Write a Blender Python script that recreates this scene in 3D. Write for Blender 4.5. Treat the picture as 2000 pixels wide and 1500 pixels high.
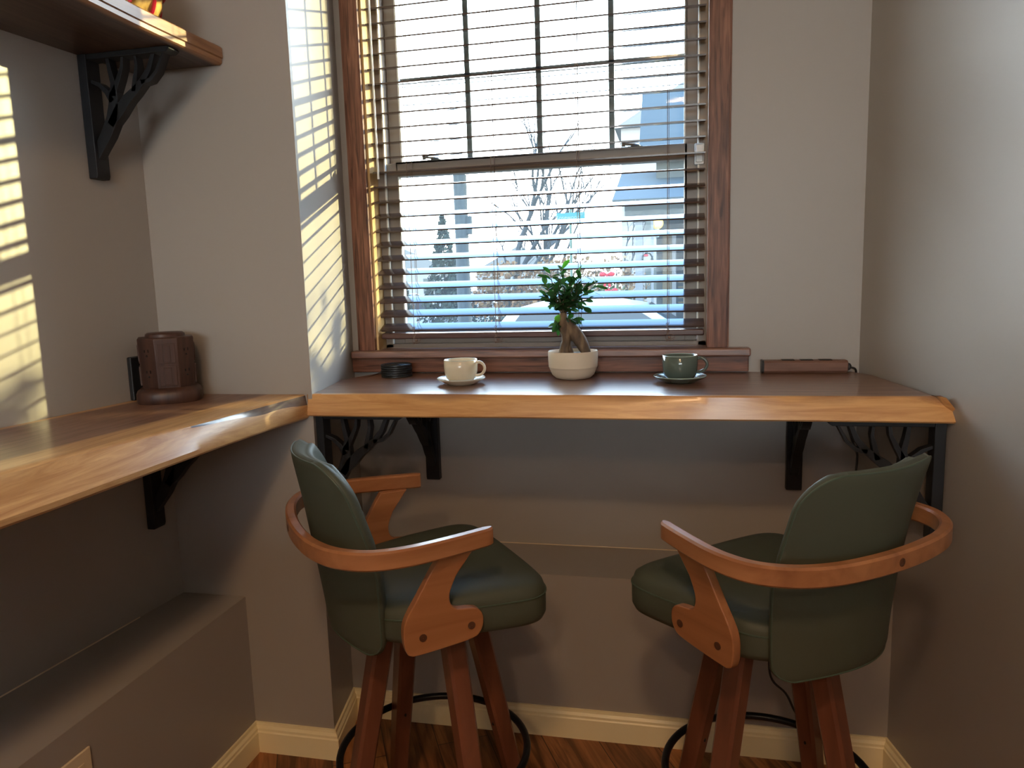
import bpy, bmesh, math, random
from mathutils import Vector, Matrix
random.seed(7)
for o in list(bpy.data.objects): bpy.data.objects.remove(o)
S = bpy.context.scene
C = S.collection
R = math.radians
sin, cos, pi = math.sin, math.cos, math.pi

# ------------------------------------------------------------ camera, light, exposure
PITCH, YAW, ROLL = .1392, .2145, -.0291
cp, sp, cy, sy = cos(PITCH), sin(PITCH), cos(YAW), sin(YAW)
fw = Vector((-sy*cp, cy*cp, -sp)); rt = Vector((cy, sy, 0)); up = rt.cross(fw)
rt2 = rt*cos(ROLL)+up*sin(ROLL); up2 = up*cos(ROLL)-rt*sin(ROLL)
cd = bpy.data.cameras.new('camera'); cam = bpy.data.objects.new('camera', cd); C.objects.link(cam)
m = Matrix((rt2, up2, -fw)).transposed().to_4x4(); m.translation = Vector((0, -2.2344, 1.3334))
cam.matrix_world = m
cd.sensor_width = 36; cd.lens = 1438/2000*36; cd.clip_start = .02; cd.clip_end = 600
S.camera = cam
S.view_settings.view_transform = 'Standard'; S.view_settings.look = 'None'
S.view_settings.exposure = 0.0; S.view_settings.gamma = 1; S.view_settings.use_curve_mapping = False

SKY = 20.0
SUN_POWER = 9.5
LAMP = 27.0
SUN_AZ, SUN_EL = R(52.5), R(11.1)       # from the window normal to the right
w = bpy.data.worlds.new('sky'); S.world = w; w.use_nodes = True
nt = w.node_tree; nt.nodes.clear()
tc = nt.nodes.new('ShaderNodeTexCoord'); sx = nt.nodes.new('ShaderNodeSeparateXYZ')
rp = nt.nodes.new('ShaderNodeValToRGB'); bg = nt.nodes.new('ShaderNodeBackground'); ow = nt.nodes.new('ShaderNodeOutputWorld')
nt.links.new(tc.outputs['Generated'], sx.inputs[0]); nt.links.new(sx.outputs['Z'], rp.inputs[0])
rp.color_ramp.elements[0].position = 0; rp.color_ramp.elements[0].color = (.97, .99, 1, 1)
rp.color_ramp.elements[1].position = 1; rp.color_ramp.elements[1].color = (.10, .25, .58, 1)
e = rp.color_ramp.elements.new(.3); e.color = (.80, .92, 1, 1)
e = rp.color_ramp.elements.new(.6); e.color = (.22, .43, .76, 1)
nt.links.new(rp.outputs[0], bg.inputs[0]); bg.inputs[1].default_value = SKY; nt.links.new(bg.outputs[0], ow.inputs[0])

sd = Vector((sin(SUN_AZ)*cos(SUN_EL), cos(SUN_AZ)*cos(SUN_EL), sin(SUN_EL)))
sl = bpy.data.lights.new('sun', 'SUN'); sl.energy = SUN_POWER; sl.color = (1, .86, .42); sl.angle = R(.45)
so = bpy.data.objects.new('sun', sl); C.objects.link(so); so.rotation_euler = sd.to_track_quat('Z', 'Y').to_euler(); so.location = sd*20

# ------------------------------------------------------------ helpers
class MB:
    def __init__(s): s.v = []; s.f = []; s.m = []
    def add(s, vs, fs, mi=0):
        k = len(s.v); s.v += [tuple(v) for v in vs]
        for f in fs: s.f.append([i+k for i in f]); s.m.append(mi)
        return s
    def box(s, x0, x1, y0, y1, z0, z1, mi=0):
        vs = [(x, y, z) for z in (z0, z1) for y in (y0, y1) for x in (x0, x1)]
        return s.add(vs, [(0, 2, 3, 1), (4, 5, 7, 6), (0, 1, 5, 4), (2, 6, 7, 3), (0, 4, 6, 2), (1, 3, 7, 5)], mi)
    def bar(s, a, b, wd, h, upv=(0, 0, 1), mi=0, w2=None, h2=None):
        a = Vector(a); b = Vector(b); d = (b-a).normalized(); u = Vector(upv); sd_ = d.cross(u).normalized(); u = sd_.cross(d)
        w2 = w2 or wd; h2 = h2 or h
        vs = [p+sd_*i*ww/2+u*j*hh/2 for p, ww, hh in ((a, wd, h), (b, w2, h2)) for i, j in ((-1, -1), (1, -1), (1, 1), (-1, 1))]
        return s.add(vs, [(3, 2, 1, 0), (4, 5, 6, 7), (0, 1, 5, 4), (1, 2, 6, 5), (2, 3, 7, 6), (3, 0, 4, 7)], mi)
    def loft(s, rings, mi=0, closed=True, cap=True):
        n = len(rings[0]); k = len(s.v); vs = [v for r_ in rings for v in r_]; fs = []
        for i in range(len(rings)-1):
            for j in range(n if closed else n-1):
                a = i*n+j; b = i*n+(j+1) % n; fs.append((a, b, b+n, a+n))
        if cap and closed:
            fs.append(tuple(reversed(range(n)))); fs.append(tuple(range((len(rings)-1)*n, len(rings)*n)))
        return s.add(vs, fs, mi)
    def lathe(s, prof, c=(0, 0, 0), n=40, mi=0, cap=False):
        rings = [[(c[0]+r_*cos(2*pi*j/n), c[1]+r_*sin(2*pi*j/n), c[2]+z) for j in range(n)] for r_, z in prof]
        return s.loft(rings, mi, True, cap)
    def tube(s, pts, r_, n=10, mi=0, closed=False, flat=None):
        pts = [Vector(p) for p in pts]; N = len(pts); rs = r_ if isinstance(r_, (list, tuple)) else [r_]*N
        rings = []; prev = None
        for i, p in enumerate(pts):
            if closed: t = pts[(i+1) % N]-pts[i-1]
            else: t = pts[min(i+1, N-1)]-pts[max(i-1, 0)]
            t.normalize()
            if prev is None:
                u = Vector((0, 0, 1)) if abs(t.z) < .9 else Vector((1, 0, 0))
            else: u = prev
            u = (u-t*u.dot(t)).normalized(); prev = u; v = t.cross(u)
            rings.append([p+(u*cos(2*pi*j/n)+v*sin(2*pi*j/n))*rs[i] for j in range(n)])
        if closed: rings.append(rings[0]); return s.loft(rings, mi, True, False)
        return s.loft(rings, mi)
    def prism(s, pts, a, b, axis='z', mi=0):
        def P(p, t):
            if axis == 'z': return (p[0], p[1], t)
            if axis == 'y': return (p[0], t, p[1])
            return (t, p[0], p[1])
        return s.loft([[P(p, a) for p in pts], [P(p, b) for p in pts]], mi)
    def ico(s, c, r_, sub=2, sc=(1, 1, 1), noise=0, mi=0):
        bm = bmesh.new(); bmesh.ops.create_icosphere(bm, subdivisions=sub, radius=1)
        vs = []
        for v in bm.verts:
            q = 1+noise*(random.random()-.5)
            vs.append((c[0]+v.co.x*r_*sc[0]*q, c[1]+v.co.y*r_*sc[1]*q, c[2]+v.co.z*r_*sc[2]*q))
        fs = [[v.index for v in f.verts] for f in bm.faces]; bm.free()
        return s.add(vs, fs, mi)
    def build(s, name, mats, parent=None, smooth=40, bevel=0, seg=2, sub=0):
        me = bpy.data.meshes.new(name); me.from_pydata(s.v, [], s.f)
        bm = bmesh.new(); bm.from_mesh(me)
        for i, f in enumerate(bm.faces): f.material_index = s.m[i]
        bmesh.ops.remove_doubles(bm, verts=bm.verts, dist=1e-6)
        bmesh.ops.recalc_face_normals(bm, faces=bm.faces)
        bm.to_mesh(me); bm.free()
        for m_ in (mats if isinstance(mats, (list, tuple)) else [mats]): me.materials.append(m_)
        if smooth:
            for p in me.polygons: p.use_smooth = True
            me.set_sharp_from_angle(angle=R(smooth))
        o = bpy.data.objects.new(name, me); C.objects.link(o)
        if parent: o.parent = parent
        if bevel:
            b = o.modifiers.new('bevel', 'BEVEL'); b.width = bevel; b.segments = seg; b.limit_method = 'ANGLE'; b.angle_limit = R(35); b.harden_normals = True
        if sub:
            b = o.modifiers.new('sub', 'SUBSURF'); b.levels = sub; b.render_levels = sub
        return o
def tag(o, label=None, cat=None, group=None, kind=None):
    if label: o['label'] = label
    if cat: o['category'] = cat
    if group: o['group'] = group
    if kind: o['kind'] = kind
    return o
def empty(name, loc, label, cat, group=None, rz=0):
    o = bpy.data.objects.new(name, None); C.objects.link(o); o.location = loc; o.rotation_euler = (0, 0, rz)
    o.empty_display_size = .1
    return tag(o, label, cat, group)
def copy_tree(o, parent=None):
    c = o.copy(); C.objects.link(c)
    if parent: c.parent = parent
    for ch in [x for x in bpy.data.objects if x.parent == o]: copy_tree(ch, c)
    return c

# ------------------------------------------------------------ materials
def mat(name, col=(.5, .5, .5), rough=.5, metal=0, spec=.5, bump=None, coat=0, emit=None, trans=0, ior=1.45):
    m_ = bpy.data.materials.new(name); m_.use_nodes = True; t = m_.node_tree; b = t.nodes['Principled BSDF']
    b.inputs['Base Color'].default_value = (*col, 1); b.inputs['Roughness'].default_value = rough; b.inputs['Metallic'].default_value = metal
    b.inputs['Specular IOR Level'].default_value = spec; b.inputs['Coat Weight'].default_value = coat; b.inputs['Coat Roughness'].default_value = .12
    b.inputs['Transmission Weight'].default_value = trans; b.inputs['IOR'].default_value = ior
    if emit: b.inputs['Emission Color'].default_value = (*emit[:3], 1); b.inputs['Emission Strength'].default_value = emit[3]
    if bump:
        tcn = t.nodes.new('ShaderNodeTexCoord'); n = t.nodes.new('ShaderNodeTexNoise'); n.inputs['Scale'].default_value = bump[0]; n.inputs['Detail'].default_value = 3
        bp = t.nodes.new('ShaderNodeBump'); bp.inputs['Strength'].default_value = bump[1]; bp.inputs['Distance'].default_value = bump[2] if len(bump) > 2 else .002
        t.links.new(tcn.outputs['Object'], n.inputs['Vector']); t.links.new(n.outputs['Fac'], bp.inputs['Height']); t.links.new(bp.outputs[0], b.inputs['Normal'])
    return m_
def nvar(m_, scale, cols, stretch=(1, 1, 1), detail=4, distort=0, rot=(0, 0, 0), rough=None, bump=0, pos=(.3, .7)):
    """drive the base colour with stretched noise between cols"""
    t = m_.node_tree; b = t.nodes['Principled BSDF']
    tcn = t.nodes.new('ShaderNodeTexCoord'); mp = t.nodes.new('ShaderNodeMapping'); n = t.nodes.new('ShaderNodeTexNoise'); r_ = t.nodes.new('ShaderNodeValToRGB')
    mp.inputs['Scale'].default_value = stretch; mp.inputs['Rotation'].default_value = rot
    n.inputs['Scale'].default_value = scale; n.inputs['Detail'].default_value = detail; n.inputs['Distortion'].default_value = distort
    t.links.new(tcn.outputs['Object'], mp.inputs[0]); t.links.new(mp.outputs[0], n.inputs['Vector']); t.links.new(n.outputs['Fac'], r_.inputs[0])
    el = r_.color_ramp.elements; k = len(cols)
    el[0].position = pos[0]; el[0].color = (*cols[0], 1); el[1].position = pos[1]; el[1].color = (*cols[-1], 1)
    for i in range(1, k-1):
        q = el.new(pos[0]+(pos[1]-pos[0])*i/(k-1)); q.color = (*cols[i], 1)
    t.links.new(r_.outputs[0], b.inputs['Base Color'])
    if bump:
        bp = t.nodes.new('ShaderNodeBump'); bp.inputs['Strength'].default_value = bump; bp.inputs['Distance'].default_value = .001
        t.links.new(n.outputs['Fac'], bp.inputs['Height']); t.links.new(bp.outputs[0], b.inputs['Normal'])
    return m_
def wood(name, cols, rough=.4, axis='x', scale=14, coat=0, stretch=14, bump=.15, spec=.5, pos=(.3, .7)):
    st = [stretch]*3; st['xyz'.index(axis)] = 1
    st = [s_/stretch*3 for s_ in st]; 
    return nvar(mat(name, cols[0], rough, coat=coat, spec=spec), scale, cols, stretch=st, detail=6, distort=.6, bump=bump, pos=pos)

M = {}
M['wall'] = mat('wall_paint', (.36, .33, .30), .40, spec=.42, bump=(260, .12, .0006))
M['ceiling'] = mat('ceiling_paint', (.75, .73, .70), .8)
M['trim'] = mat('baseboard_paint', (.92, .80, .50), .35)
M['casing'] = wood('casing_wood', [(.055, .022, .014), (.165, .068, .042), (.26, .115, .07)], .42, 'z', 34, spec=.35)
M['casing_h'] = wood('stool_wood', [(.065, .026, .017), (.165, .068, .042), (.25, .11, .068)], .4, 'x', 34, spec=.4)
M['stool'] = wood('stool_wood_glossy', [(.08, .034, .024), (.19, .08, .052), (.28, .13, .085)], .5, 'x', 34, spec=1, coat=1)
M['stool'].node_tree.nodes['Principled BSDF'].inputs['Coat Roughness'].default_value = .42
M['jamb'] = wood('jamb_wood', [(.30, .17, .06), (.50, .31, .12), (.62, .42, .20)], .5, 'z', 6, bump=.05)
M['vinyl'] = mat('sash_vinyl', (.26, .205, .165), .4)
M['vinyl_light'] = mat('sash_bead', (.75, .72, .66), .4)
M['muntin'] = mat('muntin_bar', (.14, .15, .14), .4)
M['slat'] = nvar(mat('slat_wood', (.1, .05, .03), .14, spec=.38, coat=.0), 8, [(.055, .036, .030), (.095, .063, .052)], stretch=(1, 12, 12))
M['slat_rail'] = nvar(mat('blind_rail_wood', (.09, .045, .04), .35), 8, [(.07, .035, .032), (.12, .06, .05)], stretch=(1, 12, 12))
M['cord'] = mat('blind_cord', (.20, .13, .10), .8)
M['black'] = mat('black_iron', (.012, .014, .018), .5, spec=.4, bump=(60, .2))
M['black_plastic'] = mat('black_plastic', (.015, .017, .02), .4)
M['leather'] = mat('green_leather', (.070, .080, .058), .52, spec=.28, bump=(160, .12, .0008))
M['piping'] = mat('leather_seam', (.06, .09, .065), .45, bump=(300, .3, .001))
M['armwood'] = wood('arm_wood', [(.25, .098, .038), (.35, .145, .058), (.42, .185, .077)], .32, 'x', 7, coat=.15, bump=.03)
M['legwood'] = wood('leg_wood', [(.10, .036, .02), (.15, .052, .028), (.20, .072, .038)], .36, 'z', 7, coat=.15, bump=.04)
M['plug'] = mat('bolt_cap', (.085, .035, .02), .45)
M['ring'] = mat('ring_metal', (.008, .009, .012), .32, metal=.3, spec=.5)
M['cream'] = mat('cream_ceramic', (.68, .60, .45), .18, spec=.5, coat=.3)
M['green_cer'] = mat('green_ceramic', (.085, .115, .098), .14, spec=.5, coat=.4)
M['rim'] = mat('pale_glaze', (.42, .52, .46), .2, coat=.4)
M['rim_cream'] = mat('pale_blue_glaze', (.50, .58, .56), .2, coat=.4)
M['pot'] = mat('pot_ceramic', (.66, .57, .45), .55, spec=.35)
M['soil'] = nvar(mat('soil', (.1, .08, .06), .95, bump=(90, 1, .006)), 120, [(.05, .04, .03), (.28, .24, .2)])
M['bark'] = nvar(mat('ficus_bark', (.25, .17, .1), .75), 30, [(.045, .03, .022), (.11, .07, .042), (.21, .145, .085)], stretch=(2, 2, .5), bump=.3)
M['outlet'] = wood('outlet_wood', [(.028, .013, .011), (.052, .024, .018), (.085, .040, .028)], .42, 'z', 12, bump=.05)
M['strip'] = wood('strip_wood', [(.12, .06, .045), (.20, .105, .075), (.26, .15, .11)], .45, 'x', 10, bump=.05)
M['hole'] = mat('socket_hole', (.004, .004, .004), .6)
M['cream_plastic'] = mat('cream_plastic', (.72, .60, .42), .35)
M['clear'] = mat('clear_plastic', (.80, .82, .84), .15, spec=.5)
M['red'] = mat('red_ribbon', (.62, .015, .04), .35)
M['gold'] = nvar(mat('gold_fabric', (.6, .35, .08), .45, metal=.2), 25, [(.42, .22, .05), (.75, .5, .16)], stretch=(3, 3, 1))

# glass: thin, mostly clear, a pale film mixed in as glare haze
g = bpy.data.materials.new('window_glass'); g.use_nodes = True; t = g.node_tree; t.nodes.clear()
o_ = t.nodes.new('ShaderNodeOutputMaterial'); tr = t.nodes.new('ShaderNodeBsdfTransparent'); gl = t.nodes.new('ShaderNodeBsdfGlossy'); tl = t.nodes.new('ShaderNodeBsdfTranslucent')
m1 = t.nodes.new('ShaderNodeMixShader'); m2 = t.nodes.new('ShaderNodeMixShader'); 
gl.inputs['Roughness'].default_value = .02; m1.inputs[0].default_value = .004; tr.inputs[0].default_value = (.97, .99, .985, 1); tl.inputs[0].default_value = (.78, .9, 1, 1)
t.links.new(tr.outputs[0], m1.inputs[1]); t.links.new(gl.outputs[0], m1.inputs[2])
m2.inputs[0].default_value = .010; t.links.new(m1.outputs[0], m2.inputs[1]); t.links.new(tl.outputs[0], m2.inputs[2]); t.links.new(m2.outputs[0], o_.inputs[0])
M['glass'] = g

# leaf: some light comes through
def leafmat(name, a, b):
    m_ = nvar(mat(name, a, .35, spec=.5), 18, [a, b]); t = m_.node_tree; p = t.nodes['Principled BSDF']; out = t.nodes['Material Output']
    tl_ = t.nodes.new('ShaderNodeBsdfTranslucent'); mx = t.nodes.new('ShaderNodeMixShader'); tl_.inputs[0].default_value = (b[0]*2.2, b[1]*2.6, b[2]*1.2, 1)
    mx.inputs[0].default_value = .16; t.links.new(p.outputs[0], mx.inputs[1]); t.links.new(tl_.outputs[0], mx.inputs[2]); t.links.new(mx.outputs[0], out.inputs[0])
    return m_
M['leaf'] = leafmat('ficus_leaf', (.012, .045, .022), (.028, .095, .028))

M['leaf_backlit'] = leafmat('backlit_ficus_leaf', (.05, .20, .02), (.08, .28, .03))  # brighter green puts backlight into the colour of three leaves
# live edge slabs: heartwood on top, pale sapwood towards the free edge; coordinate = distance from free edge
def slabmat(name, axis, edge, slope, heart, sap, wid=.09, sign=1, rough=.36, second=None):
    m_ = mat(name, heart[0], rough, spec=.5, coat=.6); t = m_.node_tree; b = t.nodes['Principled BSDF']; b.inputs['Coat Roughness'].default_value = .2; b.inputs['Coat Weight'].default_value = .6 if 'window' in name else .22
    geo = t.nodes.new('ShaderNodeTexCoord'); sx_ = t.nodes.new('ShaderNodeSeparateXYZ'); t.links.new(geo.outputs['Object'], sx_.inputs[0])
    A = 'X' if axis == 'x' else 'Y'; B = 'Y' if axis == 'x' else 'X'
    # d = sign*(coord_A - edge - slope*coord_B)
    mB = t.nodes.new('ShaderNodeMath'); mB.operation = 'MULTIPLY'; t.links.new(sx_.outputs[B], mB.inputs[0]); mB.inputs[1].default_value = slope
    su = t.nodes.new('ShaderNodeMath'); su.operation = 'SUBTRACT'; t.links.new(sx_.outputs[A], su.inputs[0]); t.links.new(mB.outputs[0], su.inputs[1])
    s2 = t.nodes.new('ShaderNodeMath'); s2.operation = 'SUBTRACT'; t.links.new(su.outputs[0], s2.inputs[0]); s2.inputs[1].default_value = edge
    s3 = t.nodes.new('ShaderNodeMath'); s3.operation = 'MULTIPLY'; t.links.new(s2.outputs[0], s3.inputs[0]); s3.inputs[1].default_value = sign
    mp = t.nodes.new('ShaderNodeMapping'); mp.inputs['Scale'].default_value = (1, 2, 2) if axis == 'y' else (2, 1, 2); t.links.new(geo.outputs['Object'], mp.inputs[0])
    nz = t.nodes.new('ShaderNodeTexNoise'); nz.inputs['Scale'].default_value = 2.2; nz.inputs['Detail'].default_value = 3; t.links.new(mp.outputs[0], nz.inputs['Vector'])
    ma = t.nodes.new('ShaderNodeMath'); ma.operation = 'MULTIPLY_ADD'; t.links.new(nz.outputs['Fac'], ma.inputs[0]); ma.inputs[1].default_value = .05; t.links.new(s3.outputs[0], ma.inputs[2])
    mr = t.nodes.new('ShaderNodeMapRange'); mr.inputs['From Min'].default_value = wid+.018; mr.inputs['From Max'].default_value = wid+.032; t.links.new(ma.outputs[0], mr.inputs[0])
    fac = mr.outputs[0]
    if second:   # a pale strip along the wall as well
        mr2 = t.nodes.new('ShaderNodeMapRange'); mr2.inputs['From Min'].default_value = second; mr2.inputs['From Max'].default_value = second+.012
        mr2.inputs['To Min'].default_value = 1; mr2.inputs['To Max'].default_value = 0
        t.links.new(ma.outputs[0], mr2.inputs[0]); mm = t.nodes.new('ShaderNodeMath'); mm.operation = 'MULTIPLY'; t.links.new(mr.outputs[0], mm.inputs[0]); t.links.new(mr2.outputs[0], mm.inputs[1]); fac = mm.outputs[0]
    def grain(cols, sc):
        mp_ = t.nodes.new('ShaderNodeMapping'); k = 3; mp_.inputs['Scale'].default_value = (.22, k, k) if axis == 'y' else (k, .22, k)
        t.links.new(geo.outputs['Object'], mp_.inputs[0]); n = t.nodes.new('ShaderNodeTexNoise'); n.inputs['Scale'].default_value = sc; n.inputs['Detail'].default_value = 7; n.inputs['Distortion'].default_value = .8
        n.inputs['Roughness'].default_value = .65
        t.links.new(mp_.outputs[0], n.inputs['Vector']); r_ = t.nodes.new('ShaderNodeValToRGB'); t.links.new(n.outputs['Fac'], r_.inputs[0])
        r_.color_ramp.elements[0].position = .35; r_.color_ramp.elements[0].color = (*cols[0], 1); r_.color_ramp.elements[1].position = .68; r_.color_ramp.elements[1].color = (*cols[1], 1)
        return r_.outputs[0], n
    h, n1 = grain(heart, 26); s_, n2 = grain(sap, 16)
    mx = t.nodes.new('ShaderNodeMix'); mx.data_type = 'RGBA'; t.links.new(fac, mx.inputs[0]); t.links.new(s_, mx.inputs[6]); t.links.new(h, mx.inputs[7])
    t.links.new(mx.outputs[2], b.inputs['Base Color'])
    bp = t.nodes.new('ShaderNodeBump'); bp.inputs['Strength'].default_value = .12; bp.inputs['Distance'].default_value = .0012; t.links.new(n1.outputs['Fac'], bp.inputs['Height']); t.links.new(bp.outputs[0], b.inputs['Normal'])
    return m_
HEART = [(.13, .058, .036), (.27, .145, .095)]; SAP = [(.50, .235, .075), (.74, .42, .17)]
M['slab_right'] = slabmat('live_edge_slab_window', 'y', -.455, 0, HEART, SAP, .012)
M['slab_left'] = slabmat('live_edge_slab_left', 'x', -.915, .11, HEART, [(.42, .21, .08), (.68, .41, .18)], .10, -1, second=.395)
M['slab_shelf'] = slabmat('live_edge_slab_shelf', 'x', -1.12, 0, [(.045, .025, .02), (.09, .052, .04)], [(.26, .12, .055), (.42, .22, .10)], .008, -1)
M['edge_bark'] = nvar(mat('worn_bark_edge', (.15, .12, .12), .22, coat=.6), 30, [(.07, .05, .045), (.26, .19, .15)], stretch=(1, .3, 1), bump=.6)

# floor planks running from window wall to room, slightly diagonal
fm = mat('floor_planks', (.3, .15, .07), .38, spec=.4); t = fm.node_tree; b = t.nodes['Principled BSDF']
tcn = t.nodes.new('ShaderNodeTexCoord'); mp = t.nodes.new('ShaderNodeMapping'); mp.inputs['Rotation'].default_value = (0, 0, R(62)); t.links.new(tcn.outputs['Object'], mp.inputs[0])
br = t.nodes.new('ShaderNodeTexBrick'); br.inputs['Scale'].default_value = 1; br.inputs['Brick Width'].default_value = 1.1; br.inputs['Row Height'].default_value = .15; br.inputs['Mortar Size'].default_value = .0015
br.inputs['Color1'].default_value = (.30, .13, .045, 1); br.inputs['Color2'].default_value = (.17, .07, .028, 1); br.inputs['Mortar'].default_value = (.04, .02, .01, 1); br.offset = .37
t.links.new(mp.outputs[0], br.inputs[0])
mp2 = t.nodes.new('ShaderNodeMapping'); mp2.inputs['Scale'].default_value = (.6, 7, 1); t.links.new(mp.outputs[0], mp2.inputs[0])
n = t.nodes.new('ShaderNodeTexNoise'); n.inputs['Scale'].default_value = 6; n.inputs['Detail'].default_value = 8; n.inputs['Distortion'].default_value = 1.2; t.links.new(mp2.outputs[0], n.inputs['Vector'])
r_ = t.nodes.new('ShaderNodeValToRGB'); r_.color_ramp.elements[0].position = .35; r_.color_ramp.elements[0].color = (.5, .44, .40, 1); r_.color_ramp.elements[1].position = .65; r_.color_ramp.elements[1].color = (1.6, 1.5, 1.4, 1); t.links.new(n.outputs['Fac'], r_.inputs[0])
mx = t.nodes.new('ShaderNodeMix'); mx.data_type = 'RGBA'; mx.blend_type = 'MULTIPLY'; mx.inputs[0].default_value = 1; t.links.new(br.outputs[0], mx.inputs[6]); t.links.new(r_.outputs[0], mx.inputs[7]); t.links.new(mx.outputs[2], b.inputs['Base Color'])
M['floor'] = fm

# ------------------------------------------------------------ room shell
ZC = 2.9; YB = -6.8; LY = -.455               # ceiling, far wall, plane of the wall left of the bay
def xl(y): return -1.378+.085*(y-LY)          # left wall
def xr(y): return .522-.20*y                  # right wall, splayed
def xe(y): return -1.014-.178*y               # return of the column
XR2, YR2 = 1.9, -1.7
def st(name, mb, m_, bevel=0): return tag(mb.build(name, m_, smooth=30, bevel=bevel), kind='structure')
st('floor', MB().box(-1.9, 2.1, YB-.1, .15, -.1, 0), M['floor'])
st('ceiling', MB().box(-1.9, 2.1, YB-.1, .25, ZC, ZC+.1), M['ceiling'])
WX0, WX1, WZ0, WZ1 = -.925, .108, 1.124, 2.62
wb = MB()
wb.box(xe(0)-.3, WX0, 0, .16, .494, ZC); wb.box(WX1, xr(0)+.25, 0, .16, .494, ZC)
wb.box(WX0, WX1, 0, .16, .494, WZ0-.02); wb.box(WX0, WX1, 0, .16, WZ1, ZC)
st('wall_back', wb, M['wall'])
FY = -.241
st('wall_back_lower', MB().prism([(xe(FY)-.01, FY), (xr(FY)+.01, FY), (xr(0)+.01, .16), (xe(0)-.01, .16)], 0, .494), M['wall'])
st('wall_column', MB().prism([(xe(LY), LY), (xe(.16), .16), (-1.55, .16), (-1.55, LY)], 0, ZC), M['wall'])
st('wall_left', MB().prism([(xl(LY-.0), LY), (xl(YB), YB), (-2.1, YB), (-2.1, LY)], .468, ZC), M['wall'])
st('wall_left_lower', MB().prism([(-1.18, LY), (-1.18, YB), (-2.1, YB), (-2.1, LY)], 0, .468), M['wall'])
st('wall_right', MB().prism([(xr(.16), .16), (xr(-1.4), -1.4), (xr(-1.4), YR2), (XR2, YR2), (XR2, YR2+.15), (xr(-1.4)+.2, YR2+.15), (xr(.16)+.2, .16)], 0, ZC), M['wall'])
st('wall_right_rear', MB().box(XR2, XR2+.12, YB, YR2+.15, 0, ZC), M['wall'])
RZ0, RZ1, RX0, RX1 = 1.35, 2.30, -.9, 1.25  # unseen rear window opening, added to let in grey fill daylight
st('wall_front', MB().box(-2.1, RX0, YB-.12, YB, 0, ZC).box(RX1, XR2+.12, YB-.12, YB, 0, ZC).box(RX0, RX1, YB-.12, YB, 0, RZ0).box(RX0, RX1, YB-.12, YB, RZ1, ZC), M['wall'])
w2 = MB()
for a_, b_ in ((RX0, RX0+.05), (.15, .20), (RX1-.05, RX1)): w2.box(a_, b_, YB-.09, YB-.03, RZ0, RZ1)
w2.box(RX0, RX1, YB-.09, YB-.03, RZ0, RZ0+.05).box(RX0, RX1, YB-.09, YB-.03, RZ1-.05, RZ1)
w2 = st('added_fill_window', w2, M['vinyl'])
MB().box(RX0+.01, RX1-.01, YB-.062, YB-.058, RZ0+.01, RZ1-.01).build('glass_pane', M['glass'], w2, smooth=0)
st('added_light_blocker', MB().box(-1.15, 1.85, -3.35, -3.23, 0, 1.30), M['wall'])  # unseen half wall, added to keep rear daylight off the lower walls
# caulk line where the ledges meet the walls
st('trim_1', MB().tube([(xe(-.01)+.01, -.001, .4945), (xr(0)-.01, -.001, .4945)], .0016, 6), M['cream_plastic'])
st('trim_2', MB().tube([(xl(-.62)+.0, -.62, .4685), (xl(-1.02), -1.02, .4685)], .0022, 6), M['cream_plastic'])
# baseboards with a stepped profile
def baseboard(name, pts, nrm_sign=1, h=.088, th=.015):
    prof = [(0, 0), (th, 0), (th, h*.70), (th*.8, h*.74), (th*.8, h*.82), (th*.45, h*.9), (th*.4, h), (0, h)]
    n_ = len(pts); rings = []
    P = [Vector((p[0], p[1])) for p in pts]
    for i, p in enumerate(P):
        d1 = (P[i]-P[i-1]).normalized() if i else (P[1]-P[0]).normalized(); d2 = (P[i+1]-P[i]).normalized() if i < n_-1 else d1
        n1_ = Vector((-d1.y, d1.x))*nrm_sign; n2_ = Vector((-d2.y, d2.x))*nrm_sign; nn = (n1_+n2_)
        nn = nn/ (nn.length_squared/2) if nn.length > 1e-4 else n1_
        rings.append([(p.x+nn.x*a, p.y+nn.y*a, z) for a, z in prof])
    return st(name, MB().loft(rings), M['trim'])
bp_ = [(-1.18, -5), (-1.18, LY), (xe(LY), LY), (xe(FY), FY), (xr(FY), FY), (xr(-1.4), -1.4)]
def bend(i0, i1): return bp_[i0:i1+1]
# one mitred run, split wall by wall
def base_run(name, i):
    prof_pts = bp_; n_ = len(prof_pts); th = .015; h = .088
    prof = [(0, 0), (th, 0), (th, h*.70), (th*.8, h*.74), (th*.8, h*.82), (th*.45, h*.9), (th*.4, h), (0, h)]
    P = [Vector(p) for p in prof_pts]
    def mit(k):
        d1 = (P[k]-P[k-1]).normalized() if k else (P[1]-P[0]).normalized(); d2 = (P[k+1]-P[k]).normalized() if k < n_-1 else (P[k]-P[k-1]).normalized()
        n1_ = Vector((d1.y, -d1.x)); n2_ = Vector((d2.y, -d2.x)); nn = n1_+n2_; return nn*(2/nn.length_squared)
    rings = [[(P[k].x+mit(k).x*a, P[k].y+mit(k).y*a, z) for a, z in prof] for k in (i, i+1)]
    st(name, MB().loft(rings), M['trim'])
for nm, i in (('baseboard_left', 0), ('baseboard_corner', 1), ('baseboard_column', 2), ('baseboard_back', 3), ('baseboard_right', 4)): base_run(nm, i)

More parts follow.
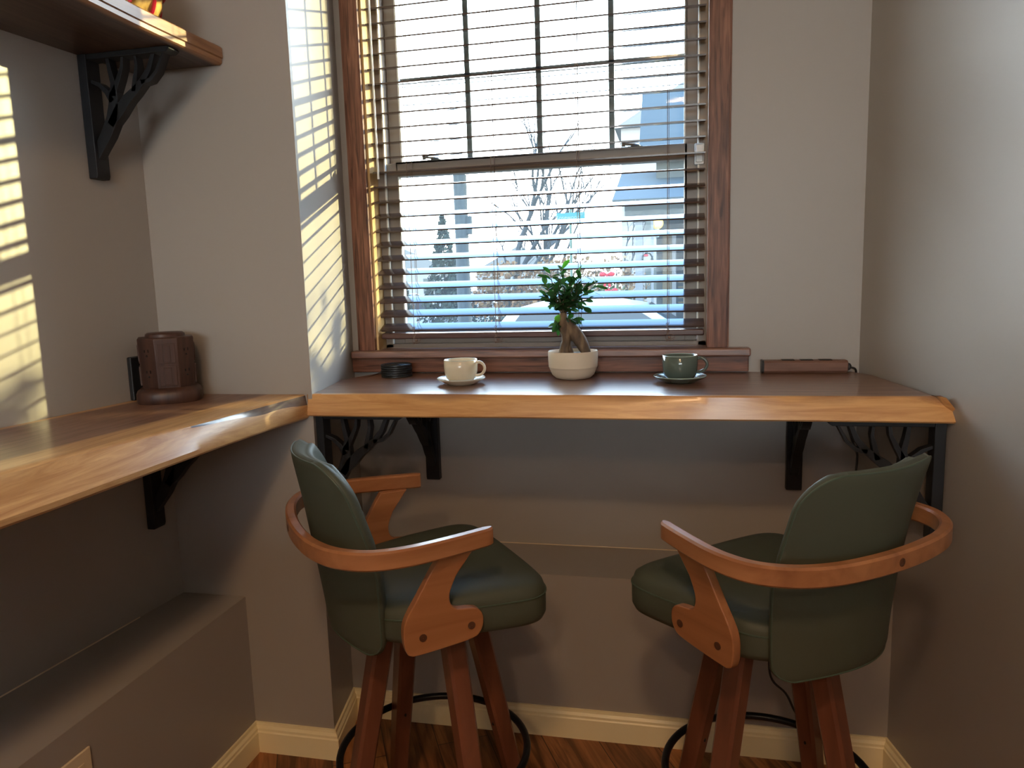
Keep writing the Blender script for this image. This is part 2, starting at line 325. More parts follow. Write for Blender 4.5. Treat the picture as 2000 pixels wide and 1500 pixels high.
# ------------------------------------------------------------ window
win = MB()
win.box(WX0-.004, WX0+.003, -.004, .159, WZ0, WZ1).box(WX1-.003, WX1+.004, -.004, .159, WZ0, WZ1).box(WX0, WX1, -.004, .159, WZ1-.012, WZ1+.002)
wroot = st('window_1', win, M['jamb'])
def wpart(name, mb, m_, label=None, bevel=.0, smooth=30):
    o = mb.build(name, m_, wroot, smooth=smooth, bevel=bevel)
    if label: o['label'] = label
    return o
for a, b_ in ((WX0-.062, WX0-.004), (WX1-.006, WX1+.056)):
    mb = MB().box(a, b_, -.020, -.0005, WZ0, WZ1+.06); mb.box(a+.004, b_-.004, -.0225, -.019, WZ0, WZ1+.06)
    wpart('casing', mb, M['casing'], bevel=.003)
wpart('casing', MB().box(WX0-.062, WX1+.056, -.022, -.0005, WZ1+.0, WZ1+.07), M['casing_h'], bevel=.003)
sb = MB().prism([(xe(-.05)+.004, -.05), (.224, -.05), (.224, -.001), (WX1, -.001), (WX1, .07), (WX0, .07), (WX0, -.001), (xe(-.001)+.004, -.001)], WZ0-.024, WZ0)
wpart('window_stool', sb, M['stool'], bevel=.006)
wpart('apron', MB().box(xe(0)+.006, .220, -.026, -.0005, 1.054, WZ0-.0245), M['casing_h'], bevel=.003)
# vinyl frame, pale ribs painting its edge highlight, sashes
fr_ = MB(); Y0, Y1 = .062, .155
FX0, FX1 = WX0+.003, WX1-.003
fr_.box(FX0, FX0+.026, Y0, Y1, WZ0, WZ1).box(FX1-.026, FX1, Y0, Y1, WZ0, WZ1).box(FX0, FX1, Y0, Y1, WZ0, WZ0+.014).box(FX0, FX1, Y0, Y1, WZ1-.03, WZ1)
wpart('vinyl_frame', fr_, M['vinyl'], bevel=.002)
wpart('highlight_rib', MB().box(FX0+.024, FX0+.029, Y0-.006, Y0+.004, WZ0+.014, WZ1-.03), M['vinyl_light'], 'pale rib painting the frame edge highlight', .001)
wpart('highlight_rib', MB().box(FX1-.029, FX1-.024, Y0-.006, Y0+.004, WZ0+.014, WZ1-.03), M['vinyl_light'], 'pale rib painting the frame edge highlight', .001)
def sash(name, x0, x1, z0, z1, ya, yb, sw, bw, tw, mun=False):
    s_ = MB().box(x0, x0+sw, ya, yb, z0, z1).box(x1-sw, x1, ya, yb, z0, z1).box(x0+sw, x1-sw, ya, yb, z0, z0+bw).box(x0+sw, x1-sw, ya, yb, z1-tw, z1)
    s_.box(x0+sw, x1-sw, ya+.003, ya+.010, z0+bw-.004, z0+bw+.004)
    o = s_.build(name, M['vinyl'], wroot, smooth=30, bevel=.0025)
    ym = (ya+yb)/2
    gx0, gx1, gz0, gz1 = x0+sw, x1-sw, z0+bw, z1-tw
    gp = MB().box(gx0-.004, gx1+.004, ym-.001, ym+.001, gz0-.004, gz1+.004).build('glass_pane', M['glass'], o, smooth=0)
    gb = MB()
    for a, b2 in ((gx0, gx0+.005), (gx1-.005, gx1)): gb.box(a, b2, ya+.001, ym-.001, gz0, gz1)
    gb.build('glazing_bead', M['vinyl_light'], o, smooth=0)['label'] = 'pale glazing bead'
    if mun:
        mb = MB()
        for xm in (-.632, -.403, -.178): mb.box(xm-.0085, xm+.0085, ym+.002, ym+.009, gz0, gz1)
        for zm in (1.981, 2.25): mb.box(gx0, gx1, ym+.002, ym+.009, zm-.0085, zm+.0085)
        mb.build('muntin', M['muntin'], o, smooth=0)
    return o
us = sash('upper_sash', FX0+.026, FX1-.026, 1.688, WZ1-.03, .112, .148, .036, .036, .04, True)
ls = sash('lower_sash', FX0+.026, FX1-.026, WZ0+.014, 1.716, .070, .108, .036, .040, .042)
# sash locks and tilt latch
for x in (-.735, -.105):
    lk = MB().box(x-.022, x+.022, .078, .098, 1.716, 1.722); lk.ico((x, .088, 1.724), .014, 2, (1.1, .7, .5)); lk.bar((x, .088, 1.728), (x-.035, .082, 1.731), .010, .006, w2=.008, h2=.005)
    lk.box(x-.040, x-.030, .079, .086, 1.724, 1.735)
    lk.build('sash_lock', M['muntin'], ls, smooth=40)['label'] = 'dark sash lock'
MB().box(FX1-.038, FX1-.010, .050, .068, 1.655, 1.715).box(FX1-.034, FX1-.014, .044, .052, 1.66, 1.71).build('sash_stop', M['clear'], wroot, bevel=.003)['label'] = 'small white sash stop'

# ------------------------------------------------------------ venetian blind
bl = empty('venetian_blind', (-.413, .030, 2.56), 'dark brown wooden venetian blind lowered over the window with open slats', 'blind')
def rel(mb, o=bl):
    L = Vector(o.location); mb.v = [tuple(Vector(v)-L) for v in mb.v]; return mb
BX0, BX1, BY = -.916, .096, .030
TILT = R(23); sw_, sp_ = .049, .0445
z = 1.196; slats = []
while z < 2.52: slats.append(z); z += sp_
TILT_TAB = [(1.15, 24), (1.57, 17), (1.66, 5), (1.85, 8.5), (2.1, 14), (2.3, 17), (2.6, 18)]
def interp0(tab, z):
    for (z0, v0), (z1, v1) in zip(tab, tab[1:]):
        if z <= z1: return v0+(v1-v0)*(z-z0)/(z1-z0)
    return tab[-1][1]
for zc in slats:
    TILT = R(interp0(TILT_TAB, zc))
    mb = MB(); n_ = 5; ring0 = []; ring1 = []
    for k in range(n_+1):
        u = -1+2*k/n_; h = .0008*(1-u*u)
        yy = u*sw_/2; ring0.append((yy*cos(TILT)-h*sin(TILT), yy*sin(TILT)+h*cos(TILT)))
    for k in range(n_, -1, -1):
        u = -1+2*k/n_; h = .0008*(1-u*u)-.0044
        yy = u*sw_/2; ring0.append((yy*cos(TILT)-h*sin(TILT), yy*sin(TILT)+h*cos(TILT)))
    mb.loft([[(x, BY+a, zc+b2) for a, b2 in ring0] for x in (BX0, BX1)])
    rel(mb).build('slat', M['slat'], bl, smooth=30)
rel(MB().box(BX0, BX1, BY-.024, BY+.024, 1.158, 1.176)).build('bottom_rail', M['slat_rail'], bl, bevel=.004)
rel(MB().box(BX0-.003, BX1+.003, BY-.026, BY+.028, 2.53, 2.59)).build('head_rail', M['slat_rail'], bl, bevel=.003)
for x in (-.803, -.534, -.273, -.010):
    mb = MB()
    for dy in (-.0245, .0245): mb.tube([(x-.0, BY+dy, 1.165), (x, BY+dy, 2.54)], .0009, 5)
    for zc in slats: mb.tube([(x, BY-.0245, zc-.012), (x, BY+.0245, zc+.008)], .0005, 4)
    mb.tube([(x+.004, BY, 1.165), (x+.004, BY, 2.54)], .0007, 5)
    rel(mb).build('ladder_cord', M['cord'], bl, smooth=0)
    kn = MB(); pts = [(x+.006*sin(k*1.9), BY-.027-.002*cos(k*2.3), 1.19-.003*k+.012*sin(k*.9)) for k in range(14)]
    pts += [(x+.008+.014*cos(a), BY-.031, 1.154+.010*sin(a)) for a in [k*pi/6 for k in range(12)]]
    kn.tube(pts, .0009, 5); kn.ico((x+.006, BY-.026, 1.153), .005, 2, (1, .8, .8))
    rel(kn).build('cord_tail', M['cord'], bl)
wd = [(BX0+.020, BY-.032, 2.52), (BX0+.021, BY-.033, 2.0), (BX0+.022, BY-.034, 1.66)]
rel(MB().tube(wd, .0035, 8)).build('tilt_wand', M['clear'], bl)['label'] = 'pale tilt wand'

# ------------------------------------------------------------ counters and shelf
def slab(name, left, right, m_, label):
    pass
# window counter: front edge slopes outward toward the bottom
ZT, ZB = 1.05, .992
cr = MB()
front = []   # (x, y_top, y_bottom)
N = 46
xs = [-.945+(.640+.945)*k/N for k in range(N+1)]
def yt(x): return -.448-.006*sin(x*5+1)-.004*sin(x*13)+(.016*max(0, (x-.45)/.19)**2)
rings = []
for i, x in enumerate(xs):
    wob = .0025*sin(x*9+2)
    y1 = yt(x); yb_ = -.466-wob
    e0 = .010*(1 if i in (0, N) else 0)
    # back limit: follow return and right wall, cut corner at the back left
    if x < -.932: back = -.16-.15*0-.0+(-.455+.16)*min(1, (-.932-x)/.013)*.0-.2
    else: back = None
    bk = -.004
    xw = (x+1.014)/-.178                      # return: y where xe(y)=x
    if x < -.93: bk = -.47+.02
    elif x < xr(0): bk = -.004
    else: bk = (.522-x)/.20-.004
    if x < xe(LY)+.012 and bk > LY-.0: bk = min(bk, LY-.003) if x < xe(LY)+.004 else bk
    bk = max(bk, yb_+.004)
    rings.append([(x, bk, ZT), (x, min(y1+.012, bk), ZT), (x, y1+.0025, ZT-.0005), (x, y1, ZT-.003), (x, y1+(yb_-y1)*.33, ZT-.02), (x, y1+(yb_-y1)*.7, ZB+.02), (x, yb_, ZB+.004), (x, yb_+.004, ZB), (x, max(bk, yb_+.006), ZB)])
# chamfer the far right end: top pulled in
for j, (f_) in enumerate((.0, .35, .75)):
    pass
for i in range(N-3, N+1):
    k = (i-(N-3))/3
    rings[i] = [(v[0]-.045*k*max(0, (v[2]-ZB)/(ZT-ZB)), v[1], v[2]) for v in rings[i]]
cr.loft(rings)
cr.prism([(-.932, -.444), (xe(-.175)+.003, -.175), (-.925, -.012), (-.915, -.444)], ZB+.0003, ZT-.0003)
ctr = cr.build('wooden_counter', M['slab_right'], smooth=32)
tag(ctr, 'long live-edge wooden counter under the window holding two cups and a plant', 'counter')
def bracket(loc, rz, label, parent_mat=M['black'], mirror=1):
    """tree shaped shelf bracket; local +x leads away from the wall, z=0 is the underside of the slab"""
    b0 = empty('shelf_bracket', loc, label, 'bracket', 'black tree-shaped shelf brackets', rz)
    T = .022
    MB().prism([(0, 0), (.024, 0), (.025, -.28), (.022, -.289), (0, -.289)], -T, T, 'y').build('wall_bar', parent_mat, b0, bevel=.002)
    MB().prism([(.024, 0), (.245, 0), (.25, -.006), (.24, -.013), (.024, -.013)], -T*.9, T*.9, 'y').build('top_bar', parent_mat, b0, bevel=.002)
    def limb(pts, ws):
        mb = MB(); P = [Vector((p[0], p[1])) for p in pts]; rr = []
        for i, p in enumerate(P):
            d = (P[min(i+1, len(P)-1)]-P[max(i-1, 0)]).normalized(); n_ = Vector((-d.y, d.x))*ws[i]/2
            a, c = p+n_, p-n_; tt = T*.55
            rr.append([(a.x, -tt, a.y), (a.x, tt, a.y), (c.x, tt, c.y), (c.x, -tt, c.y)])
        return mb.loft(rr)
    limb([(.012, -.25), (.03, -.215), (.052, -.185), (.072, -.150), (.080, -.118), (.082, -.085)], [.012, .026, .030, .032, .028, .020]).build('trunk', parent_mat, b0, bevel=.0015)
    for pts, ws in (
        ([(.066, -.165), (.092, -.135), (.118, -.108), (.140, -.092), (.165, -.070), (.185, -.045), (.200, -.010)], [.02, .028, .024, .020, .016, .013, .010]),
        ([(.081, -.10), (.084, -.07), (.078, -.040), (.074, -.010)], [.020, .014, .011, .009]),
        ([(.078, -.112), (.064, -.088), (.045, -.070), (.022, -.060)], [.016, .013, .010, .007]),
        ([(.083, -.092), (.100, -.060), (.112, -.035), (.116, -.010)], [.015, .012, .009, .007]),
        ([(.138, -.094), (.146, -.060), (.152, -.036), (.150, -.010)], [.014, .011, .008, .007]),
        ([(.160, -.074), (.185, -.070), (.205, -.052), (.228, -.010)], [.012, .010, .008, .006])):
        limb(pts, ws).build('branch', parent_mat, b0, bevel=.001)
    return b0
def copyb(src, loc, rz, label):
    c = copy_tree(src); c.location = loc; c.rotation_euler = (0, 0, rz); c['label'] = label; return c
B0 = bracket((xe(-.415)+.001, -.415, ZB), R(0), 'black tree-shaped bracket on the bright column side under the window counter')
copyb(B0, (-.752, -.0, ZB), R(-90), 'black tree-shaped bracket on the window wall behind the left green stool')
copyb(B0, (.352, -.0, ZB), R(-90), 'black tree-shaped bracket on the window wall, left of the right stool backrest')
copyb(B0, (xr(-.425)-.001, -.425, ZB), R(180+11.3-11.3), 'black tree-shaped bracket on the right wall behind the right green stool')
copyb(B0, (xl(-.545)+.001, -.545, .984), R(0), 'black tree-shaped bracket under the left live-edge counter')
copyb(B0, (xl(-.615)+.001, -.615, 1.899), R(0), 'black tree-shaped bracket under the high wall shelf at top left')

# left counter along the left wall, live edge with a worn bark strip
def xtop(y): return -.945-.138*(-y-.47)-.006*sin(y*9)+(.0)
def xbot(y): return -.957-.030*(-y-.45)-.004*sin(y*7+1)
cl = MB(); rings = []; N = 44; YA, YE = LY-.003, -2.0
for i in range(N+1):
    y = YA+(YE-YA)*i/N
    a, c = xtop(y), xbot(y)
    k = max(0, min(1, (.90+y)/.36))            # bark groove opens toward the window end
    g0 = .014*k*min(1, (LY-y)/.03+.3)
    wv = .004*sin(y*31)*k
    c = max(c, a+.006)
    if y > -.50: c = min(c, xe(LY)-.010); a = min(a, c-.008)
    w_ = c-a; fx = a+w_*(.06+.50*k); fz = 1.0455-.020*k+wv
    gx = a+(fx-a)*.55; gz = 1.0455-.013*k+wv*.5
    rings.append([(xl(y)+.002, y, 1.05), (a-.02, y, 1.05), (a-.004, y, 1.0494), (a, y, 1.0472), (gx, y, gz), (fx, y, fz), (fx+(c-fx)*.5, y, fz+(1.0-fz)*.5), (c, y, 1.0), (c-.001, y, .990), (c-.006, y, .985), (xl(y)+.002, y, .985)])
cl.loft(rings)
nseg = len(rings[0])
for fi in range(N*nseg):
    i, j = divmod(fi, nseg)
    if j in (3, 4) and -(YA+(YE-YA)*i/N) < .86: cl.m[fi] = 1
lc = cl.build('wooden_counter', [M['slab_left'], M['edge_bark']], smooth=32)
tag(lc, 'live-edge wooden counter along the left wall with a dark worn strip on its edge', 'counter')

# high shelf
sh = MB(); rings = []
for i in range(31):
    y = LY-.004-(1.75-.455)*i/30
    xo = -1.118+.003*sin(y*11)
    rings.append([(xl(y)+.002, y, 1.943), (xo-.004, y, 1.943), (xo, y, 1.939), (xo+.001, y, 1.915), (xo-.003, y, 1.913), (xo-.003, y, 1.903), (xo-.008, y, 1.899), (xl(y)+.002, y, 1.899)])
sh.loft(rings)
tag(sh.build('wall_shelf', M['slab_shelf'], smooth=40), 'high wooden shelf on the left wall with a sunlit front edge', 'shelf')

# ------------------------------------------------------------ stools
def lerp(a, b_, t_): return a+(b_-a)*t_
def interp(tab, z):
    for (z0, v0), (z1, v1) in zip(tab, tab[1:]):
        if z <= z1: return lerp(v0, v1, max(0, (z-z0)/(z1-z0)))
    return tab[-1][1]
def cr_spline(pts, n_=6, closed=False):
    P = [Vector(p) for p in pts]; out = []; L = len(P)
    for i in range(L if closed else L-1):
        p0 = P[i-1] if (closed or i) else P[0]*2-P[1]; p1 = P[i]; p2 = P[(i+1) % L]; p3 = P[(i+2) % L] if (closed or i+2 < L) else P[-1]*2-P[-2]
        for k in range(n_):
            t_ = k/n_; out.append(.5*((2*p1)+(p2-p0)*t_+(2*p0-5*p1+4*p2-p3)*t_*t_+(3*p1-p0-3*p2+p3)*t_**3))
    if not closed: out.append(P[-1])
    return out
def make_stool(loc, rz, label, legrot):
    s0 = empty('bar_stool', loc, label, 'bar stool', 'green leather bar stools with wooden arms', rz)
    # seat cushion
    half = [(-.152, .110), (-.142, .155), (-.10, .190), (-.03, .205), (.04, .215), (.11, .226), (.155, .228), (.185, .214), (.203, .182), (.211, .12), (.214, .05)]
    outl = cr_spline([(x, y, 0) for x, y in half]+[(x, -y, 0) for x, y in reversed(half)], 4, True)
    cx = .02
    rows = [(.93, .634), (.975, .638), (.998, .650), (1.0, .668), (1.0, .690), (.992, .700), (.975, .708), (.93, .7155), (.84, .7205), (.65, .7235), (.35, .7245), (.02, .7248)]
    mb = MB(); mb.loft([[(cx+(p.x-cx)*k, p.y*k, zz-.010*max(0, (.02-p.x*k)/.19)*(zz > .68)+ (.004*(abs(p.y*k)/.2)**2 if zz > .705 else 0)) for p in outl] for k, zz in rows])
    seat = mb.build('seat', M['leather'], s0, smooth=60)
    MB().tube([(cx+(p.x-cx)*1.001, p.y*1.001, .694-.010*max(0, (.02-p.x)/.19)) for p in outl], .0018, 6, closed=True).build('seam', M['piping'], seat)
    # under-seat plate and swivel
    MB().box(-.12, .12, -.12, .12, .618, .634).lathe([(.001, .600), (.13, .600), (.13, .618), (.001, .618)], n=32).build('seat_base', M['legwood'], s0, bevel=.003)
    # backrest: curved padded shell
    XC = [(.62, -.212), (.70, -.222), (.80, -.236), (.90, -.250), (1.003, -.268)]; XS = [(.62, -.138), (.70, -.143), (.775, -.150), (.85, -.168), (.935, -.196), (1.003, -.222)]
    z0, z1, Wd, rtp, rbt = .615, 1.005, .176, .066, .035
    def hw(z):
        q = 0
        if z > z1-rtp: q = rtp-math.sqrt(max(0, rtp**2-(z-(z1-rtp))**2))
        if z < z0+rbt: q = rbt-math.sqrt(max(0, rbt**2-((z0+rbt)-z)**2))
        return Wd-.010*max(0, (.80-z)/.18)-q
    def outer(u, z):
        y = u*hw(z); f_ = min(1.1, abs(y)/Wd); xc, xs_ = interp(XC, z), interp(XS, z)
        return Vector((xc+(xs_-xc)*f_**1.9, y, z-(.012*(abs(u)**2) if z < z0+.03 else 0)))
    nu, nv = 28, 30
    zs = [z0+(z1-z0)*(.5-.5*cos(pi*k/nv)) for k in range(nv+1)]
    us_ = [-1+2*k/nu for k in range(nu+1)]; us_ = [sin(u*pi/2) for u in us_]
    G1 = []; G2 = []; G3 = []
    for z in zs:
        r1 = []; r2 = []; r3 = []
        for u in us_:
            p = outer(u, z); y = p.y
            # inward normal in plan
            e_ = .004; q1 = outer(max(-1, u-.02), z); q2 = outer(min(1, u+.02), z); tn = (q2-q1); nn = Vector((tn.y, -tn.x, 0)); nn = nn.normalized() if nn.length > 1e-6 else Vector((1, 0, 0))
            ed = min(1, max(abs(u)**7, max(0, (z-(z1-.03))/.03)**3, max(0, ((z0+.03)-z)/.03)**3))
            th = .016*math.sqrt(max(0, 1-ed))+.024
            bulge = .008*(1-u*u)*sin(pi*(z-z0)/(z1-z0))
            p1 = p-nn*.003*(1-ed); p2 = p+nn*(th+bulge)
            rad = Vector((0, -p.y, .81-p.z)); rl = max(rad.length, 1e-4)
            r1.append(p1+rad/rl*.004*ed); r2.append(p2+rad/rl*.010*ed); r3.append(p+nn*th*.42-rad/rl*.001)
        G1.append(r1); G2.append(r2); G3.append(r3)
    mb = MB(); n1_ = nu+1; off = (nv+1)*n1_; vs = [v for r_ in G1 for v in r_]+[v for r_ in G2 for v in r_]; fs = []
    for i in range(nv):
        for j in range(nu):
            a = i*n1_+j; fs.append((a, a+n1_, a+n1_+1, a+1)); fs.append((off+a, off+a+1, off+a+n1_+1, off+a+n1_))
    border = [(0, j) for j in range(nu)]+[(i, nu) for i in range(nv)]+[(nv, j) for j in range(nu, 0, -1)]+[(i, 0) for i in range(nv, 0, -1)]
    idx = [i*n1_+j for i, j in border]; L = len(idx); mo = 2*off; vs += [G3[i][j] for i, j in border]
    for k in range(L):
        a, c = idx[k], idx[(k+1) % L]; k2 = (k+1) % L
        fs.append((a, c, mo+k2, mo+k)); fs.append((mo+k, mo+k2, off+c, off+a))
    mb.add(vs, fs)
    back = mb.build('backrest', M['leather'], s0, smooth=75)
    MB().tube([G1[i][j]*1.0+Vector((0, 0, 0)) for i, j in border[::1]], .0018, 6, closed=True).build('piping', M['piping'], back)
    # arm band
    outer_c = [(.068, .241), (.03, .250), (-.03, .262), (-.10, .272), (-.16, .268), (-.205, .248), (-.245, .205), (-.270, .145), (-.282, .075), (-.286, 0)]
    full = cr_spline([(x, y, 0) for x, y in outer_c]+[(x, -y, 0) for x, y in reversed(outer_c[:-1])], 5)
    P2 = full; rings = []
    for i, p in enumerate(P2):
        d = (P2[min(i+1, len(P2)-1)]-P2[max(i-1, 0)]).normalized(); nn = Vector((-d.y, d.x, 0))     # inward
        if nn.dot(Vector((-.02, 0, 0))-p) < 0: nn = -nn
        endk = min(i, len(P2)-1-i); tw = .022 if endk > 1 else (.012 if endk == 0 else .019); o1 = (.022-tw)/2
        zt, zb = .862, .826
        a = p+nn*o1; c = p+nn*(o1+tw)
        b3 = .004
        rings.append([(a.x, a.y, zb+b3), (a.x+nn.x*b3, a.y+nn.y*b3, zb), (c.x-nn.x*b3, c.y-nn.y*b3, zb), (c.x, c.y, zb+b3), (c.x, c.y, zt-b3), (c.x-nn.x*b3, c.y-nn.y*b3, zt), (a.x+nn.x*b3, a.y+nn.y*b3, zt), (a.x, a.y, zt-b3)])
    arm = MB().loft(rings).build('armrest_band', M['armwood'], s0, smooth=28)
    for yy in (.012,):
        ang = R(0); bx = -.2865+.35*yy*yy
        MB().lathe([(0.0005, -.0015), (.0075, -.0015), (.0075, .0015), (.0005, .002)], n=20).build('bolt_cap', M['plug'], arm).matrix_local = Matrix.Translation((bx+.0015, yy, .844)) @ Matrix.Rotation(-pi/2, 4, 'Y') @ Matrix.Rotation(0, 4, 'X')
    # side supports
    ol = [(.027, .828), (-.040, .828), (-.062, .795), (-.090, .748), (-.112, .712), (-.119, .690), (-.119, .662), (-.114, .640), (-.106, .632), (-.092, .630), (-.03, .634), (.020, .640), (.036, .650), (.043, .668), (.041, .688), (.030, .701), (.012, .706), (-.010, .709), (-.021, .717), (-.026, .731), (-.024, .750), (-.012, .778)]
    ol = [(p.x, p.y) for p in cr_spline([(a, c, 0) for a, c in ol[2:]], 3)]+[(.027, .828), (-.040, .828)]
    for sg in (1, -1):
        mb = MB()
        def yo(z): return .229+.055*(z-.64)
        ra = [(x, sg*yo(z), z) for x, z in ol]; rb = [(x, sg*(yo(z)-.020), z) for x, z in ol]
        mb.loft([ra, rb]); pl = mb.build('arm_support', M['armwood'], s0, bevel=.003)
        for bx, bz in ((.017, .669), (-.082, .666)):
            MB().lathe([(0.0005, -.0015), (.0075, -.0015), (.0075, .0015), (.0005, .002)], n=20).build('bolt_cap', M['plug'], pl).matrix_local = Matrix.Translation((bx, sg*(yo(bz)+.0002), bz)) @ Matrix.Rotation(-sg*pi/2, 4, 'X')
    # legs and foot ring
    for k in range(4):
        a = legrot+k*pi/2; d = Vector((cos(a), sin(a), 0)); pts = []
        mb = MB(); rings = []
        for zz, rr, hw_ in ((.604, .107, .019), (.60, .108, .0225), (.30, .174, .0215), (.012, .2365, .0185), (.0, .239, .0165)):
            c_ = d*rr; side = Vector((-d.y, d.x, 0)); ch = .006
            ring = [(hw_, -hw_+ch), (hw_, hw_-ch), (hw_-ch, hw_), (-hw_+ch, hw_), (-hw_, hw_-ch), (-hw_, -hw_+ch), (-hw_+ch, -hw_), (hw_-ch, -hw_)]
            rings.append([(c_.x+d.x*q[0]+side.x*q[1], c_.y+d.y*q[0]+side.y*q[1], zz) for q in ring])
        lg = mb.loft(rings).build('leg', M['legwood'], s0, smooth=20)
        q = d*(.180-.0215); MB().ico((q.x, q.y, .274), .005, 2, (.6, .6, 1)).build('screw_hole', M['hole'], lg)
    MB().tube([(.2135*cos(2*pi*k/64), .2135*sin(2*pi*k/64), .274) for k in range(64)], .0085, 12, closed=True).build('foot_ring', M['ring'], s0)
    return s0
S1 = make_stool((-.531, -.749, 0), .636, 'green leather bar stool on the left, nearest the column corner, seat facing right', R(45)-.636)
S2 = make_stool((.202, -.715, 0), 2.296, 'green leather bar stool beside the right wall, its backrest turned to the right', R(52)-2.296)

# ------------------------------------------------------------ things on the counters
def cup(loc, rz, body, rimm, label, lid, sr=.068, cr_=.047, h=.062, slabel=None):
    sc = empty('saucer', loc, slabel, 'saucer', 'saucers under the two cups')
    MB().lathe([(.0005, .004), (sr*.45, .004), (sr*.5, .0), (sr*.55, .0), (sr*.6, .003), (sr*.92, .0125), (sr, .0165), (sr, .0185), (sr*.93, .0165), (sr*.6, .008), (sr*.5, .0065), (.0005, .0065)], n=56).build('plate', body, sc, smooth=50)
    MB().tube([(sr*.99*cos(2*pi*k/56), sr*.99*sin(2*pi*k/56), .0185) for k in range(56)], .0011, 6, closed=True).build('glazed_rim', rimm, sc)['label'] = 'pale glazed rim'
    MB().tube([(sr*.74*cos(2*pi*k/56), sr*.74*sin(2*pi*k/56), .0118) for k in range(56)], .0007, 6, closed=True).build('glazed_ring', rimm, sc)['label'] = 'pale ring line'
    c = empty('cup', (loc[0], loc[1], loc[2]+.0067), label, 'cup', 'coffee cups on the window counter', rz)
    b0 = .001
    MB().lathe([(.0005, b0), (cr_*.55, b0), (cr_*.70, b0+.002), (cr_*.88, b0+.011), (cr_*.97, b0+.024), (cr_, b0+.040), (cr_, h), (cr_-.0015, h+.001), (cr_-.003, h), (cr_-.004, b0+.040), (cr_*.86, b0+.016), (cr_*.6, b0+.006), (.0005, b0+.005)], n=56).build('body', body, c, smooth=60)
    hd = [(cr_-.003, 0, h-.008), (cr_+.010, 0, h-.006), (cr_+.021, 0, h-.014), (cr_+.0235, 0, h-.026), (cr_+.016, 0, h-.038), (cr_+.004, 0, h-.043), (cr_-.005, 0, h-.042)]
    MB().tube(cr_spline(hd, 5), .0042, 10).build('handle', body, c)
    MB().tube([((cr_-.0015)*cos(2*pi*k/56), (cr_-.0015)*sin(2*pi*k/56), h+.0004) for k in range(56)], .0013, 6, closed=True).build('glazed_rim', rimm, c)['label'] = 'pale glazed rim'
    return c
cup((-.575, -.262, ZT), R(-5), M['cream'], M['rim_cream'], 'cream ceramic cup with its handle to the right, left of the potted plant', 'x', slabel='cream saucer with pale rings under the cream cup')
cup((.024, -.222, ZT), R(-8), M['green_cer'], M['rim'], 'dark green ceramic cup with its handle to the right, right of the potted plant', 'x', .070, .047, .066, slabel='dark green saucer with pale rings under the green cup')

# coasters
for k in range(6):
    o = MB().lathe([(.0005, 0), (.0455, 0), (.048, .0012), (.048, .0052), (.0455, .0064), (.044, .0058), (.0005, .0058)], n=40).build('coaster', M['black_plastic'], smooth=40)
    o.location = (-.832+random.uniform(-.0015, .0015), -.092+random.uniform(-.0015, .0015), ZT+.0066*k)
    where = ['bottom one of its stack', 'second from the bottom of its stack', 'third from the bottom of its stack', 'third from the top of its stack', 'second from the top of its stack', 'topmost of its stack'][k]
    tag(o, 'black round coaster by the window, '+where, 'coaster', 'black coasters stacked by the window')
    if k == 5:
        mb = MB()
        for a in range(6): mb.tube([(.006*(a+1)*cos(2*pi*j/40), .006*(a+1)*sin(2*pi*j/40), .0060) for j in range(40)], .0008, 5, closed=True)
        mb.build('groove_rings', M['black_plastic'], o)

# plant
pt = empty('potted_ficus', (-.275, -.138, ZT), 'small ficus bonsai with glossy green leaves in a round cream pot', 'plant')
MB().lathe([(.0005, .0), (.040, .0), (.050, .003), (.060, .012), (.0672, .028), (.0690, .034), (.0700, .0345), (.0712, .055), (.0715, .078), (.0705, .080), (.0685, .0785), (.0670, .060), (.055, .030), (.0005, .025)], n=64).build('pot', M['pot'], pt, smooth=50)
MB().lathe([(.0005, .0735), (.03, .074), (.05, .072), (.0682, .070), (.0682, .060), (.0005, .058)], n=40).build('soil', M['soil'], pt)
tk = MB()
def lump(pts, rs, n_=14):
    P = cr_spline(pts, 5); L = len(P); RR = []
    for i in range(L):
        t_ = i/(L-1)*(len(rs)-1); k = min(int(t_), len(rs)-2); RR.append(lerp(rs[k], rs[k+1], t_-k))
    tk.tube(P, RR, n_)
lump([(-.026, .004, .066), (-.024, .002, .088), (-.018, 0, .108), (-.016, 0, .132), (-.022, 0, .152), (-.026, 0, .172), (-.026, 0, .190)], [.018, .014, .013, .018, .021, .014, .009])
lump([(.046, -.004, .064), (.034, -.004, .086), (.020, -.002, .112), (.002, 0, .136), (-.014, 0, .156), (-.024, 0, .168)], [.009, .016, .019, .020, .018, .012])
lump([(-.008, .010, .066), (-.012, .006, .090), (-.014, .002, .115), (-.014, 0, .130)], [.012, .009, .008, .010])
tk.build('trunk', M['bark'], pt, smooth=80)
twigs = MB(); lv = []
base = Vector((-.026, 0, .185))
random.seed(21)
def leaf_geo(p, d, L, Wd_, mb):
    d = d.normalized(); s_ = d.cross(Vector((0, 0, 1)))
    if s_.length < .1: s_ = Vector((1, 0, 0))
    s_.normalize(); n_ = s_.cross(d); roll = random.uniform(-.9, .9); s_ = (s_*cos(roll)+n_*sin(roll)); n_ = s_.cross(d)
    prof = [(0, .05), (.18, .55), (.4, .93), (.62, 1), (.82, .72), (.95, .3), (1, .02)]
    vs = []
    for t_, w_ in prof:
        c_ = p+d*L*t_+n_*(-.16*L*t_*t_)
        vs += [c_-s_*Wd_/2*w_+n_*Wd_*.14*w_, c_, c_+s_*Wd_/2*w_+n_*Wd_*.14*w_]
    fs = []
    for i in range(len(prof)-1):
        a = i*3; fs += [(a, a+1, a+4, a+3), (a+1, a+2, a+5, a+4)]
    mb.add(vs, fs)
